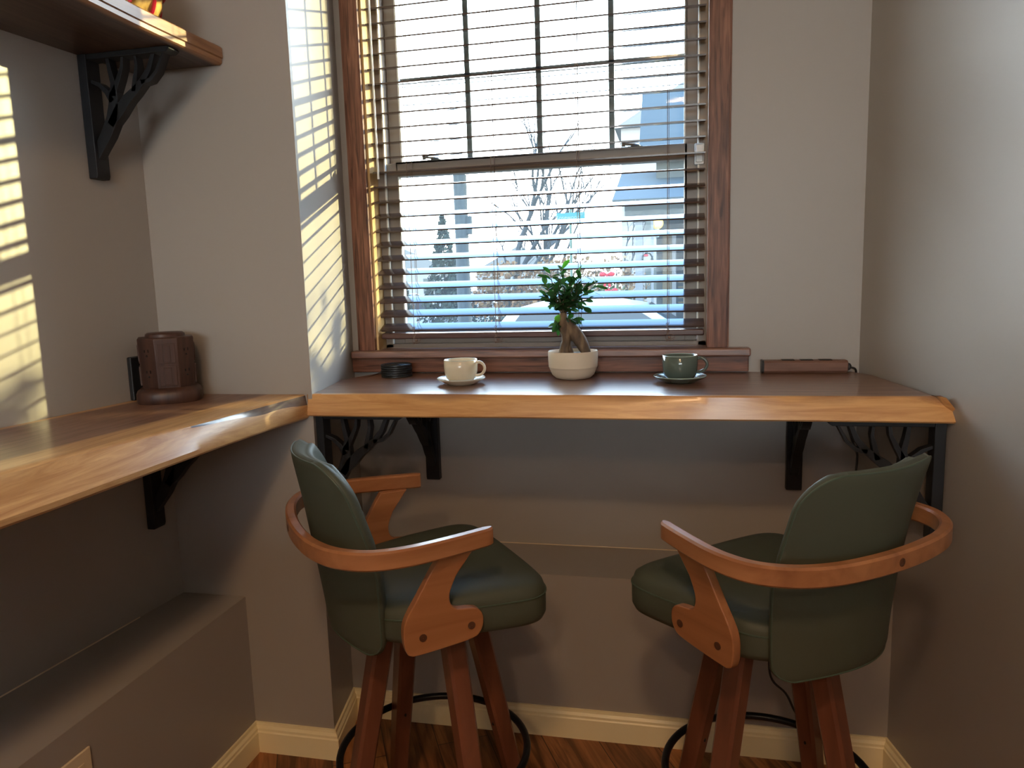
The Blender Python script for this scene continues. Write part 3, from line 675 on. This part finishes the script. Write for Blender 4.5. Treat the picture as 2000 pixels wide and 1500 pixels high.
ends = [(-.075, .0, .268), (-.062, .01, .300), (-.030, -.01, .292), (-.034, .02, .318), (.010, .01, .286), (.032, -.01, .292), (.052, .01, .250), (.066, 0, .272), (.045, -.02, .225), (.03, .02, .200), (-.070, -.015, .235), (-.045, -.03, .252), (-.010, -.035, .240), (0, .035, .262), (-.03, .04, .245), (-.055, .02, .215), (.02, -.03, .255), (-.02, -.02, .20), (-.045, -.005, .155), (.005, -.01, .172)]
leaves = []
for e_ in ends:
    E_ = Vector(e_); mid = base.lerp(E_, .5)+Vector((random.uniform(-.01, .01), random.uniform(-.01, .01), .008 if E_.z > .19 else -.01))
    P = cr_spline([base, mid, E_], 5); twigs.tube(P, [.0026-.0018*i/(len(P)-1) for i in range(len(P))], 6)
    for k in range(14):
        t_ = .28+.72*k/13; p = P[min(int(t_*(len(P)-1)), len(P)-1)]
        out_ = (E_-base).normalized(); rd = Vector((random.gauss(0, 1), random.gauss(0, .8), random.gauss(0, .6)+.15)); dd = out_*.55+rd.normalized()*.8
        leaves.append((p, dd, random.uniform(.022, .033), random.uniform(.013, .019)))
for p, dd, L_, W_ in (((-.026, 0, .312), (.5, 0, .75), .034, .015), ((.020, 0, .290), (.15, -.1, .9), .034, .024), ((-.035, -.01, .185), (-.35, -.1, -.8), .026, .018), ((.03, 0, .28), (-.5, 0, .7), .028, .006), ((.064, 0, .262), (1, 0, -.15), .040, .012), ((.06, 0, .245), (1, 0, -.35), .036, .010), ((-.07, 0, .27), (-1, 0, .1), .034, .012), ((-.07, 0, .29), (-1, 0, .35), .030, .010)):
    leaves.append((Vector(p), Vector(dd), L_, W_))
tw = twigs.build('twigs', M['bark'], pt)
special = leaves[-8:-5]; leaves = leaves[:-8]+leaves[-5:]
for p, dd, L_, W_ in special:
    mb = MB(); leaf_geo(p, dd, L_, W_*1.15, mb); mb.build('leaf', M['leaf_backlit'], pt, smooth=80)['label'] = 'leaf in a bright backlit green'
leaves.sort(key=lambda q: q[0].y)
for i, (p, dd, L_, W_) in enumerate(leaves[:95]):
    mb = MB(); leaf_geo(p, dd, L_, W_, mb); mb.build('leaf', M['leaf'], pt, smooth=80)
mb = MB()
for (p, dd, L_, W_) in leaves[95:]: leaf_geo(p, dd, L_, W_, mb)
tag(mb.build('leaf', M['leaf'], pt, smooth=80), kind='stuff')
rb_ = MB()
for k in range(4):
    x = .004+.004*k; rb_.tube(cr_spline([(x, 0, .185), (x+.004, -.004, .172), (x+.002, 0, .160), (x+.005, 0, .148+.006*k)], 4), .0006, 4)
rb_.build('aerial_roots', M['bark'], pt)

# tabletop power strip by the right wall
ps = empty('power_strip', (.371, -.030, ZT), 'long flat brown power strip at the back right of the window counter', 'power strip', rz=R(0))
MB().prism([(-.010, 0), (.020, 0), (.022, .033), (.016, .037), (-.014, .037), (-.021, .031), (-.019, .008)], -.112, .112, 'x').build('body', M['strip'], ps, bevel=.002)
MB().prism([(-.011, 0), (.021, 0), (.023, .034), (.017, .038), (-.015, .038), (-.022, .031), (-.020, .007)], -.117, -.111, 'x').build('end_cap', M['black_plastic'], ps, bevel=.001)
for x in (-.045, .005, .055): MB().box(x-.017, x+.017, -.012, .014, .0372, .0385).build('socket', M['hole'], ps, bevel=.0005)
cb = MB().ico((.116, 0, .018), .011, 2, (.8, 1, 1)).build('cable_plug', M['black_plastic'], ps)
cab = MB().tube(cr_spline([(.492, -.030, 1.066), (.506, -.030, 1.060), (.5125, -.010, 1.035), (.508, -.012, .99), (.485, -.03, .93), (.500, -.05, .86), (.512, -.06, .80), (.47, -.10, .62), (.34, -.20, .515), (.27, -.256, .44), (.262, -.262, .30), (.270, -.264, .24), (.305, -.266, .205), (.325, -.268, .165), (.345, -.270, .12), (.352, -.275, .04), (.360, -.275, .006), (.42, -.30, .004)], 5), .0032, 8)
tag(cab.build('power_cable', M['black_plastic']), 'thin black cable hanging behind the right bar stool', 'cable')

# power outlet tower on the left counter
ot = empty('outlet_tower', (-1.280, -.560, 1.05), 'dark walnut octagonal outlet tower standing on the left counter in the corner', 'outlet tower', rz=R(-8))
bp2 = []
for r__, zz in ((.080, 0), (.0825, .004), (.082, .024), (.079, .031), (.070, .038), (.062, .040)):
    bp2.append([(r__*(1+.05*cos(4*a*2*pi/48*1.0+.4))*cos(a*2*pi/48), r__*(1+.05*cos(4*a*2*pi/48+.4))*sin(a*2*pi/48), zz) for a in range(48)])
MB().loft(bp2).build('base', M['strip'] if False else M['outlet'], ot, smooth=50)
octo = [(cos(R(22.5+45*k)), sin(R(22.5+45*k))) for k in range(8)]
MB().loft([[(a*r__, b2*r__, zz) for a, b2 in octo] for r__, zz in ((.066, .038), (.071, .160), (.071, .164), (.068, .167))]).build('body', M['outlet'], ot, bevel=.002)
MB().lathe([(.0005, .166), (.048, .166), (.047, .174), (.042, .178), (.0005, .179)], n=32).build('top_cap', M['outlet'], ot)
for k in range(8):
    a = R(45*k+45*0); d = Vector((cos(a), sin(a), 0)); s_ = Vector((-d.y, d.x, 0)); ap = .071*cos(R(22.5))
    if k % 2 == 0:
        for zz in (.075, .128):
            mb = MB(); c_ = d*(ap*(.94+.05*(zz-.04)/.12)+.0005)
            for q, hh in ((-.006, .0045), (.006, .0055)):
                mb.bar(c_+s_*q+Vector((0, 0, zz+.003)), c_+s_*q+Vector((0, 0, zz+.003+hh*1.4)), .0022, .003, upv=d)
            p_ = c_+Vector((0, 0, zz-.006)); mb.ico(p_, .0028, 1)
            mb.build('socket', M['hole'], ot)
    else:
        for zz in (.045, .102):
            c_ = d*(ap*.955+.001); mb = MB()
            mb.bar(c_+Vector((0, 0, zz)), c_*1.012+Vector((0, 0, zz+.050)), .040, .004, upv=d); mb.bar(c_*1.02+Vector((0, 0, zz+.004)), c_*1.032+Vector((0, 0, zz+.046)), .018, .004, upv=d)
            mb.build('panel', M['outlet'], ot, bevel=.001)
ad = MB().box(-.007, .007, -.028, .028, 0, .115)
o = ad.build('power_adapter', M['black_plastic'], bevel=.004); o.location = (-1.3865+.0075, -.553, 1.0502); 
tag(o, 'black upright adapter block against the left wall behind the outlet tower', 'adapter')

# festive pouch on the high shelf
pc = empty('gift_pouch', (-1.235, -.665, 1.943), 'round gold gift pouch tied with red ribbon on the high shelf', 'gift pouch')
rr = [(.0005, 0), (.050, 0), (.074, .012), (.086, .040), (.088, .072), (.080, .100), (.055, .120), (.030, .128), (.0005, .130)]
n_ = 64; MB().loft([[(r__*(1+.035*cos(12*2*pi*j/n_)*(zz > .02))*cos(2*pi*j/n_), r__*(1+.035*cos(12*2*pi*j/n_)*(zz > .02))*sin(2*pi*j/n_), zz) for j in range(n_)] for r__, zz in rr]).build('bag', M['gold'], pc, smooth=80)
mb = MB()
for a0 in (0, pi/3, 2*pi/3):
    pts = [(r__*1.045*cos(a0)*sg, r__*1.045*sin(a0)*sg, zz+.001) for sg, seq in ((1, rr[1:]), (-1, list(reversed(rr[1:-1])))) for r__, zz in seq]
    mb.tube(cr_spline(pts, 3), .0042, 6)
mb.tube([(.0915*cos(2*pi*k/48), .0915*sin(2*pi*k/48), .066+.004*sin(4*pi*k/48)) for k in range(48)], .006, 6, closed=True)
mb.build('ribbon', M['red'], pc)
bw = MB(); bd = Vector((.5, -.86, 0)).normalized()*.093
bw.ico(bd+Vector((0, 0, .066)), .011, 2); bw.tube(cr_spline([bd+Vector((0, 0, .066)), bd*1.05+Vector((-.02, -.012, .045)), bd*1.03+Vector((-.03, -.016, .02))], 4), .004, 6); bw.tube(cr_spline([bd+Vector((0, 0, .066)), bd*1.05+Vector((.02, .012, .045)), bd*1.03+Vector((.03, .016, .018))], 4), .004, 6)
bw.build('bow', M['red'], pc)

# wall plate on the lower left wall
wp = empty('outlet_plate', (-1.18, -1.085, .3475), 'cream wall outlet plate low on the left wall at the bottom left corner', 'outlet')
MB().box(0, .006, -.038, .038, -.0585, .0585).build('cover', M['cream_plastic'], wp, bevel=.003)
MB().box(.005, .0075, -.017, .017, -.034, .034).build('socket_face', M['cream_plastic'], wp, bevel=.0008)
mb = MB()
for zz in (-.018, .018):
    for yy in (-.006, .006): mb.box(.0073, .0078, yy-.001, yy+.001, zz-.003, zz+.005)
mb.build('socket_slot', M['hole'], wp, smooth=0)

# ceiling lamps (behind the camera) that light the room
M['bulb'] = mat('lamp_diffuser', (.9, .85, .75), .5, emit=(1, .72, .42, 4))
for x, y, tx in ((-.05, -2.9, 'the one nearer the window'), (.1, -4.4, 'the one farther from the window')):
    lp = empty('ceiling_light', (x, y, ZC), 'round warm ceiling light, '+tx, 'ceiling light', 'ceiling lights')
    MB().lathe([(.0005, 0), (.17, 0), (.17, -.035), (.155, -.035), (.155, -.01), (.0005, -.01)], n=40).build('housing', M['vinyl_light'], lp)
    MB().lathe([(.0005, -.011), (.154, -.011), (.154, -.034), (.10, -.046), (.0005, -.050)], n=40).build('diffuser', M['bulb'], lp)
    a = bpy.data.lights.new('ceiling_lamp', 'AREA'); a.shape = 'DISK'; a.size = .28; a.energy = LAMP; a.color = (1, .62, .33)
    ao = bpy.data.objects.new('ceiling_lamp', a); C.objects.link(ao); ao.location = (x, y, ZC-.053)
#OUTSIDE
# ------------------------------------------------------------ outside
GZ = -.75
def om(name, col, rough=.8, cols=None, sc=3, st=(1, 1, 1)):
    m_ = mat(name, col, rough, spec=.2)
    return nvar(m_, sc, cols, stretch=st) if cols else m_
O = {}
O['asphalt'] = om('street_asphalt', (0.0434, 0.0465, 0.0496), .7, [(0.0341, 0.0372, 0.04216), (0.0527, 0.0558, 0.062)], 2)
O['pave'] = om('pavement', (0.0868, 0.0868, 0.0868), .8)
O['lawn'] = om('winter_lawn', (0.031, 0.0372, 0.0186), .9, [(0.0217, 0.0279, 0.0124), (0.0465, 0.0403, 0.0217)], 1.5)
O['trunk'] = om('bare_trunk', (0.01364, 0.01612, 0.01736), .9, [(0.00868, 0.01116, 0.0124), (0.02108, 0.02356, 0.02356)], 4, (1, 1, .2))
O['pole'] = om('pole_wood', (0.0186, 0.0248, 0.02728), .9, [(0.01364, 0.0186, 0.02108), (0.0248, 0.03224, 0.03472)], 3, (3, 3, .3))
O['evergreen'] = om('evergreen_needles', (0.00868, 0.01488, 0.01364), .9, [(0.0062, 0.01178, 0.01116), (0.01736, 0.0248, 0.01736)], 3)
O['rust'] = om('rusty_leaves', (0.062, 0.0372, 0.0186), .9, [(0.0279, 0.0217, 0.0124), (0.0868, 0.0465, 0.0217), (0.1116, 0.0806, 0.0372)], 2)
O['shrub'] = om('yellow_green_leaves', (0.031, 0.0372, 0.0093), .9, [(0.0124, 0.02108, 0.00868), (0.0465, 0.0527, 0.0124)], 2)
O['white'] = om('white_porch_paint', (0.062, 0.0713, 0.0775), .5)
O['siding'] = om('grey_siding', (0.01736, 0.02232, 0.02232), .6)
O['dark'] = om('porch_dark', (0.00868, 0.0124, 0.01488), .7)  # even dark colour for siding strips, window panel and lamp rod
O['roof'] = om('roof_shingle', (0.0186, 0.0248, 0.02604), .8)
O['tan'] = om('door_wood', (0.0372, 0.031, 0.01736), .6)
O['far'] = om('far_house_siding', (0.124, 0.124, 0.1178), .7)
O['far_roof'] = om('far_house_roof', (0.0744, 0.0775, 0.0744), .7)
O['far_win'] = om('far_house_window', (0.0341, 0.0403, 0.03596), .5)
O['car_white'] = om('white_car_paint', (0.16, 0.16, 0.16), .35)
O['car_dark'] = om('dark_car_paint', (0.0124, 0.01364, 0.0186), .3)
O['car_red'] = om('tail_lamp', (0.1364, 0.0186, 0.0062), .3)
O['car_glass'] = om('car_window', (0.00744, 0.01364, 0.0186), .1)
O['tyre'] = om('tyre', (0.00496, 0.00496, 0.00496), .7)
O['sign'] = om('street_sign_face', (.0, .075, .08), .4)
O['sign_text'] = om('street_sign_letters', (.10, .14, .14), .4)
O['wire'] = om('overhead_wire', (.02, .024, .026), .7)
O['red'] = om('red_bow', (.16, .008, .012), .6)
O['lamp'] = mat('porch_globe', (.5, .35, .1), .4, emit=(1, .62, .12, .9))

gd = MB().box(-70, 60, .4, 160, GZ-.3, GZ)
tag(gd.build('ground', O['lawn'], smooth=0), kind='structure')
tag(MB().box(-70, 60, 13, 24, GZ, GZ+.01).box(-34, -5.5, 24, 90, GZ, GZ+.011).build('street', O['asphalt'], smooth=0), kind='structure')
tag(MB().box(-70, 60, 10.9, 12.6, GZ, GZ+.05).build('sidewalk', O['pave'], smooth=0), kind='structure')
def smr(a, b_): return random.uniform(a, b_)

# street post with wires
up_ = empty('street_post', (-5.72, 18, GZ), 'thick grey-green wooden post by the street, seen through the left of the window', 'post')
MB().lathe([(.20, 0), (.19, 3), (.185, 5.02), (.0005, 5.04)], n=20).build('shaft', O['pole'], up_)
MB().box(.12, .3, -.08, .08, 3.4, 3.9).build('meter_box', O['pole'], up_, bevel=.02)
for z_, lab in ((6.72, 'upper overhead wire of the three strung above the street'), (6.60, 'middle overhead wire of the three strung above the street'), (6.13, 'lowest overhead wire of the three strung above the street')):
    pts = [(-30+60*k/30, 17.75, z_+.0009*((k-15)*2)**2) for k in range(31)]
    tag(MB().tube(pts, .012, 6).build('overhead_wire', O['wire']), lab, 'wire', 'overhead wires')

def bare_tree(loc, H, r0, label, forks, seed, spread=.55, m_='trunk', twig=1):
    random.seed(seed); t0 = empty('bare_tree', loc, label, 'tree', 'bare winter trees across the street')
    trunk = MB(); br_ = MB()
    def grow(p, d, L, r_, lvl, mb):
        n_ = 5; P = [p]
        for k in range(n_):
            d = (d+Vector((random.gauss(0, .08), random.gauss(0, .08), .03))).normalized(); P.append(P[-1]+d*L/n_)
        mb.tube(P, [r_*(1-.45*k/n_) for k in range(n_+1)], 6 if lvl < 2 else 4)
        if lvl >= 4: return
        for k in range(2 if lvl else forks):
            a = random.uniform(0, 2*pi); dd = (d+Vector((cos(a), sin(a)*.6, random.uniform(-.1, .5)))*spread).normalized()
            grow(P[-1] if k < 2 else P[random.randint(2, 4)], dd, L*random.uniform(.55, .8), r_*.55, lvl+1, br_)
        if lvl: 
            a = random.uniform(0, 2*pi); grow(P[3], (d+Vector((cos(a), sin(a), .1))*.9).normalized(), L*.45, r_*.35, lvl+2, br_)
    grow(Vector((0, 0, 0)), Vector((0, 0, 1)), H*.36, r0, 0, trunk)
    trunk.build('trunk', O[m_], t0); br_.build('branches', O[m_], t0)
    return t0
bare_tree((-6.05, 27, GZ), 9.5, .20, 'tall bare street tree left of the street name sign, with a thick straight trunk', 4, 3, .4)
bare_tree((-5.2, 31, GZ), 9, .17, 'bare forked tree standing just left of the sign pole', 5, 11, .5)
bare_tree((-4.4, 26, GZ), 8, .13, 'slender bare tree directly behind the sign', 4, 5, .45)
bare_tree((-8.3, 34, GZ), 7, .12, 'small bare tree right of the street post', 4, 8, .6)
bare_tree((-1.75, 26, GZ), 5.6, .07, 'thin young bare tree between the sign and the porch', 3, 9, .4)

def foliage(loc, rx, ry, rz, n_, s_, m_, seed, name='shrub', label='', cat='shrub', group=None, trunk=0, cone=False):
    random.seed(seed); t0 = empty(name, loc, label, cat, group); mb = MB()
    for k in range(n_):
        if cone:
            u = random.random()**.7; h = 1-u; a = smr(0, 2*pi); rr_ = u*smr(.6, 1.0); p = Vector((rx*rr_*cos(a), ry*rr_*sin(a), trunk+rz*2*h))
        else:
            a = smr(0, 2*pi); c_ = smr(-1, 1); q = random.random()**.35; s2 = math.sqrt(1-c_*c_)*q; p = Vector((rx*s2*cos(a), ry*s2*sin(a), trunk+rz+rz*c_*q))
        d = Vector((random.gauss(0, 1), random.gauss(0, 1), random.gauss(0, .7))).normalized(); e1 = d.orthogonal().normalized(); e2 = d.cross(e1); L_ = s_*smr(.5, 1.3)
        mb.add([p-e1*L_*.5, p+e2*L_*.35, p+e1*L_*.5, p-e2*L_*.35], [(0, 1, 2, 3)])
    tag(mb.build('foliage', O[m_], t0, smooth=0), kind='stuff')
    MB().tube([(0, 0, 0), (.02, 0, trunk+rz*.8), (0, 0, trunk+rz*1.6)], [.06+.02*rz, .05, .015], 6).build('stem', O['trunk'], t0)
    return t0
foliage((-13.1, 40, GZ), 1.5, 1.5, 2.9, 1500, .32, 'evergreen', 1, 'conifer', 'dark conifer left of the street post', 'tree', 'evergreens beyond the street', .4, True)
foliage((-11.4, 37, GZ), 1.2, 1.2, 1.6, 900, .28, 'evergreen', 2, 'conifer', 'lower rounded evergreen right behind the street post', 'tree', 'evergreens beyond the street', .3, True)
foliage((-16.6, 42, GZ), .8, .8, 1.4, 500, .26, 'evergreen', 12, 'conifer', 'narrow evergreen at the far left of the street', 'tree', 'evergreens beyond the street', .3, True)
foliage((-6.2, 26, GZ), 1.6, 1.0, 1.35, 1100, .2, 'rust', 3, 'leafy_shrub', 'rust-coloured autumn shrub left of the street name sign', 'shrub', 'autumn shrubs across the street', .2)
foliage((-3.9, 25, GZ), 1.5, 1.0, 1.5, 1100, .2, 'rust', 4, 'leafy_shrub', 'tall tan autumn shrub below the street name sign', 'shrub', 'autumn shrubs across the street', .2)
foliage((-1.9, 24.6, GZ), 1.2, 1.0, 1.35, 900, .18, 'rust', 5, 'leafy_shrub', 'tan autumn shrub between the sign and the porch', 'shrub', 'autumn shrubs across the street', .2)
foliage((-2.35, 14.4-1.5, GZ), .75, .6, .80, 1300, .10, 'evergreen', 6, 'leafy_shrub', 'dark green bush left of the yellow-green bush', 'shrub', 'bushes beside the porch', .05)
foliage((-1.15, 11.6, GZ), .62, .5, .98, 1500, .085, 'shrub', 7, 'leafy_shrub', 'yellow-green bush with red bows left of the white porch', 'shrub', 'bushes beside the porch', .1)
foliage((-4.5, 24.9, GZ), 1.9, .7, .55, 900, .16, 'evergreen', 13, 'leafy_shrub', 'low dark hedge behind the white parked car', 'shrub', 'bushes across the street')
foliage((-9.2, 30, GZ), 2.2, .7, .50, 900, .18, 'evergreen', 14, 'leafy_shrub', 'low dark hedge right of the street post', 'shrub', 'bushes across the street')
for i, (x, y, z_, s_) in enumerate(((-1.10, 10.95, 1.38, .085), (-1.03, 10.95, 1.10, .07), (-.80, 11.0, .98, .06))):
    mb = MB(); 
    for a in (-1, 1): mb.ico((a*s_*.9, 0, .02), s_*.75, 2, (1, .5, .7))
    mb.ico((0, 0, 0), s_*.4, 1); mb.bar((0, 0, 0), (-s_*.6, 0, -s_*2.4), s_*.5, .01, upv=(0, 1, 0)); mb.bar((0, 0, 0), (s_*.6, 0, -s_*2.4), s_*.5, .01, upv=(0, 1, 0))
    o = mb.build('ribbon_bow', O['red']); o.location = (x, y, z_)
    tag(o, ['large red bow high on the yellow-green bush', 'red bow low on the yellow-green bush', 'small red bow at the right side of the yellow-green bush'][i], 'bow', 'red bows on the bush')

# street name sign
sg = empty('street_sign', (-2.66, 18, GZ), 'teal street name sign on a pale green pole seen through the middle of the window', 'street sign')
MB().tube([(0, .04, 0), (0, .04, 3.95)], .035, 10).build('pole', om('sign_pole_paint', (.035, .065, .05), .5), sg)
pnl = MB().box(-.375, .395, -.012, .012, 3.66, 3.86).build('panel', O['sign'], sg, bevel=.004)
def text(s, size, loc, par, m_, name='lettering'):
    cu = bpy.data.curves.new(name, 'FONT'); cu.body = s; cu.size = size; cu.align_x = 'CENTER'; cu.align_y = 'CENTER'; cu.extrude = .003
    tmp = bpy.data.objects.new(name, cu); C.objects.link(tmp); dg = bpy.context.evaluated_depsgraph_get(); me = bpy.data.meshes.new_from_object(tmp.evaluated_get(dg)); bpy.data.objects.remove(tmp)
    me.materials.clear(); me.materials.append(m_); o = bpy.data.objects.new(name, me); C.objects.link(o); o.parent = par; o.rotation_euler = (pi/2, 0, 0); o.location = loc; return o
text('Rosewood', .155, (-.07, -.015, 3.735), pnl, O['sign_text'])
text('ST', .075, (.315, -.015, 3.80), pnl, O['sign_text'])

# white porch house on the right
ph = empty('porch_house', (0, 11.2, GZ), 'white porch with columns and a round yellow lamp on the right, grey-green house behind it', 'house')
MB().box(-.75, 6.5, 0, 2.4, 0, .55).build('porch_floor', O['white'], ph)
for x in (-.555, 1.75, 4.2):
    cm = MB().box(x-.07, x+.07, .05, .19, .55, 3.15).box(x-.10, x+.10, .02, .22, 3.05, 3.15).box(x-.10, x+.10, .02, .22, .55, .72).build('column', O['white'], ph, bevel=.008)
MB().box(-.345, -.300, .05, .10, .55, 3.10).build('corner_board', O['white'], ph)
MB().box(-.485, -.345, .10, .12, .55, 1.45).build('railing_panel', O['white'], ph)
MB().box(-.80, 6.5, -.02, .26, 3.15, 3.38).build('porch_beam', O['roof'], ph, bevel=.01)
MB().loft([[(x, -.25, 3.36), (x, -.25, 3.42), (x, 2.5, 4.25), (x, 2.5, 4.15)] for x in (-1.0, 6.6)]).build('porch_roof', O['roof'], ph)
MB().box(-.28, 6.5, 1.6, 3.4, .5, 4.4).build('siding_wall', O['siding'], ph)
for k in range(22): pass
mb = MB()
for k in range(20): mb.box(-.27, 6.5, 1.585, 1.6, .62+.17*k, .635+.17*k)
mb.build('siding_boards', O['dark'], ph, smooth=0)
MB().box(-.16, .02, 1.5, 1.6, .6, 2.9).build('shutter', O['tan'], ph)
dr = MB().box(.02, .10, 1.46, 1.6, .6, 2.95).box(.42, .50, 1.46, 1.6, .6, 2.95).build('window_trim', O['white'], ph)
MB().box(.10, .42, 1.54, 1.6, .6, 2.7).build('window_panel', O['dark'], ph)
mb = MB()
for k in range(5): mb.box(.14, .38, 1.52, 1.545, 1.55+.10*k, 1.58+.10*k)
mb.build('louvre', O['tan'], ph)
MB().loft([[(x, 1.3, 4.3), (x, 1.3, 4.45), (x, 3.3, 6.0), (x, 3.3, 5.8)] for x in (-.6, 6.8)]).build('main_roof', O['roof'], ph)
gl_ = empty('porch_lamp', (-.235, 11.35, 2.27), 'glowing round yellow porch lamp hanging beside the white column', 'lamp')
MB().ico((0, 0, 0), .105, 3).build('globe', O['lamp'], gl_); MB().tube([(0, 0, .10), (0, 0, .36)], .01, 8).build('rod', O['dark'], gl_)
MB().lathe([(.0005, -.10), (.035, -.10), (.045, -.16), (.03, -.24), (.0005, -.26)], n=20).build('tip', O['sign_text'], gl_)
wr = empty('wreath', (-.41, 11.24, 1.66), 'round evergreen wreath with a red bow on the white porch column', 'wreath')
mb = MB(); random.seed(4)
for k in range(260):
    a = smr(0, 2*pi); p = Vector((.085*cos(a), smr(-.02, .02), .085*sin(a))); d = Vector((random.gauss(0, 1), random.gauss(0, 1), random.gauss(0, 1))).normalized()*.035; q = d.orthogonal().normalized()*.008
    mb.add([p-q, p+d, p+q], [(0, 1, 2)])
tag(mb.build('needles', O['evergreen'], wr, smooth=0), kind='stuff'); MB().ico((-.02, -.03, .05), .03, 2, (1.4, .6, .8)).build('bow', O['red'], wr)

# cars
def car(loc, rz, L, W_, H_, paint, label, tail=False):
    c0 = empty('parked_car', loc, label, 'car', 'cars parked along the street', rz)
    half = L/2
    low = [(-half, .35), (-half+.05, .62), (-half+.12, .82), (-half+.55, .90), (half-1.25, .90), (half-.35, .80), (half-.03, .62), (half, .35), (half-.05, .22), (-half+.05, .22)]
    MB().loft([[(x*k, y, z_ if k == 1 else .22+(z_-.22)*.96) for x, z_ in low] for y, k in ((-W_/2, .97), (-W_/2+.12, 1), (W_/2-.12, 1), (W_/2, .97))]).build('body', O[paint], c0, bevel=.03)
    cab_ = [(-half+.35, .90), (-half+.75, H_-.10), (-half+1.15, H_), (half-2.3, H_), (half-1.85, H_-.08), (half-1.10, .90)]
    MB().loft([[(x, y*(1-.14*(z_-.9)/(H_-.9)), z_) for x, z_ in cab_] for y in (-W_/2+.06, W_/2-.06)]).build('cabin', O[paint], c0, bevel=.03)
    for y in (-1, 1):
        q = [(-half+.62, .95), (-half+.92, H_-.13), (-half+1.2, H_-.07), (half-2.35, H_-.07), (half-1.95, H_-.14), (half-1.35, .95)]
        ya = lambda z_: y*((W_/2-.06)*(1-.14*(z_-.9)/(H_-.9))+.006)
        MB().loft([[(x, ya(z_), z_) for x, z_ in q], [(x, ya(z_)-y*.03, z_) for x, z_ in q]]).build('side_window', O['car_glass'], c0)
    for k in (half-2.18, half-1.16):
        pass
    MB().loft([[(half-1.13, y*1, .93), (half-1.84, y*.88, H_-.09), (half-1.80, y*.88, H_-.07), (half-1.08, y, .94)] for y in (-W_/2+.16, W_/2-.16)]).build('windscreen', O['car_glass'], c0)
    for x in (-half+.8, half-.85):
        for y in (-W_/2+.1, W_/2-.1): MB().loft([[(x+.32*cos(a*pi/12), y+d, .32+.32*sin(a*pi/12)) for a in range(24)] for d in (-.11, .11)]).build('wheel', O['tyre'], c0)
    for y in (-W_/2+.15, W_/2-.15): MB().box(-half+.30, -half+.46, y-.10, y+.10, .86, 1.12).build('tail_light', O['car_red'], c0, bevel=.02)
    return c0
tag(MB().box(-9, 5, 7.2, 10.4, GZ, -.45).build('parking_pad', O['pave'], smooth=0), kind='structure')
car((-.75, 8.9, -.45), R(0), 4.5, 1.8, 1.47, 'car_white', 'large white car parked nearest the window, right behind the plant', True)
car((-14.6, 50, GZ), R(8), 4.4, 1.8, 1.5, 'car_white', 'white car far down the street left of the street post')
car((-18.3, 48, GZ), R(90), 4.2, 1.7, 1.4, 'car_dark', 'dark car far down the street at the left edge of the window')
car((-8.4, 44, GZ), R(5), 4.4, 1.8, 1.5, 'car_dark', 'dark car far down the street right of the street post')
# far houses
def house(loc, W_, D_, H_, label, rz=0):
    h0 = empty('far_house', loc, label, 'house', 'houses beyond the street', rz)
    MB().box(-W_/2, W_/2, 0, D_, 0, H_).build('walls', O['far'], h0); MB().prism([(-W_/2-.3, H_), (W_/2+.3, H_), (0, H_+2.2)], -.3, D_+.3, 'y').build('roof', O['far_roof'], h0)
    for x in (-W_*.28, W_*.28):
        for z_ in (1.2, 4.0):
            if z_ < H_-1: MB().box(x-.45, x+.45, -.04, .02, z_, z_+1.3).build('window', O['far_win'], h0)
    MB().box(-.5, .5, -.04, .02, .2, 2.3).build('door', O['tan'], h0)
house((1.2, 34, GZ), 7, 7, 9, 'tall pale house behind the porch roof at the upper right of the window')
house((-24, 62, GZ), 9, 7, 3.2, 'low pale house far down the street at the left of the window')
house((-14, 66, GZ), 8, 7, 3.0, 'low pale house far behind the street post')
# unseen hedge added to the right to cut off the lowest sunlight
foliage((5.0, 4.0, GZ), 1.6, 2.7, 1.74, 9000, .16, 'evergreen', 15, 'added_sun_hedge', 'dense evergreen hedge added out of view, right of the window, to block low sun', 'hedge')
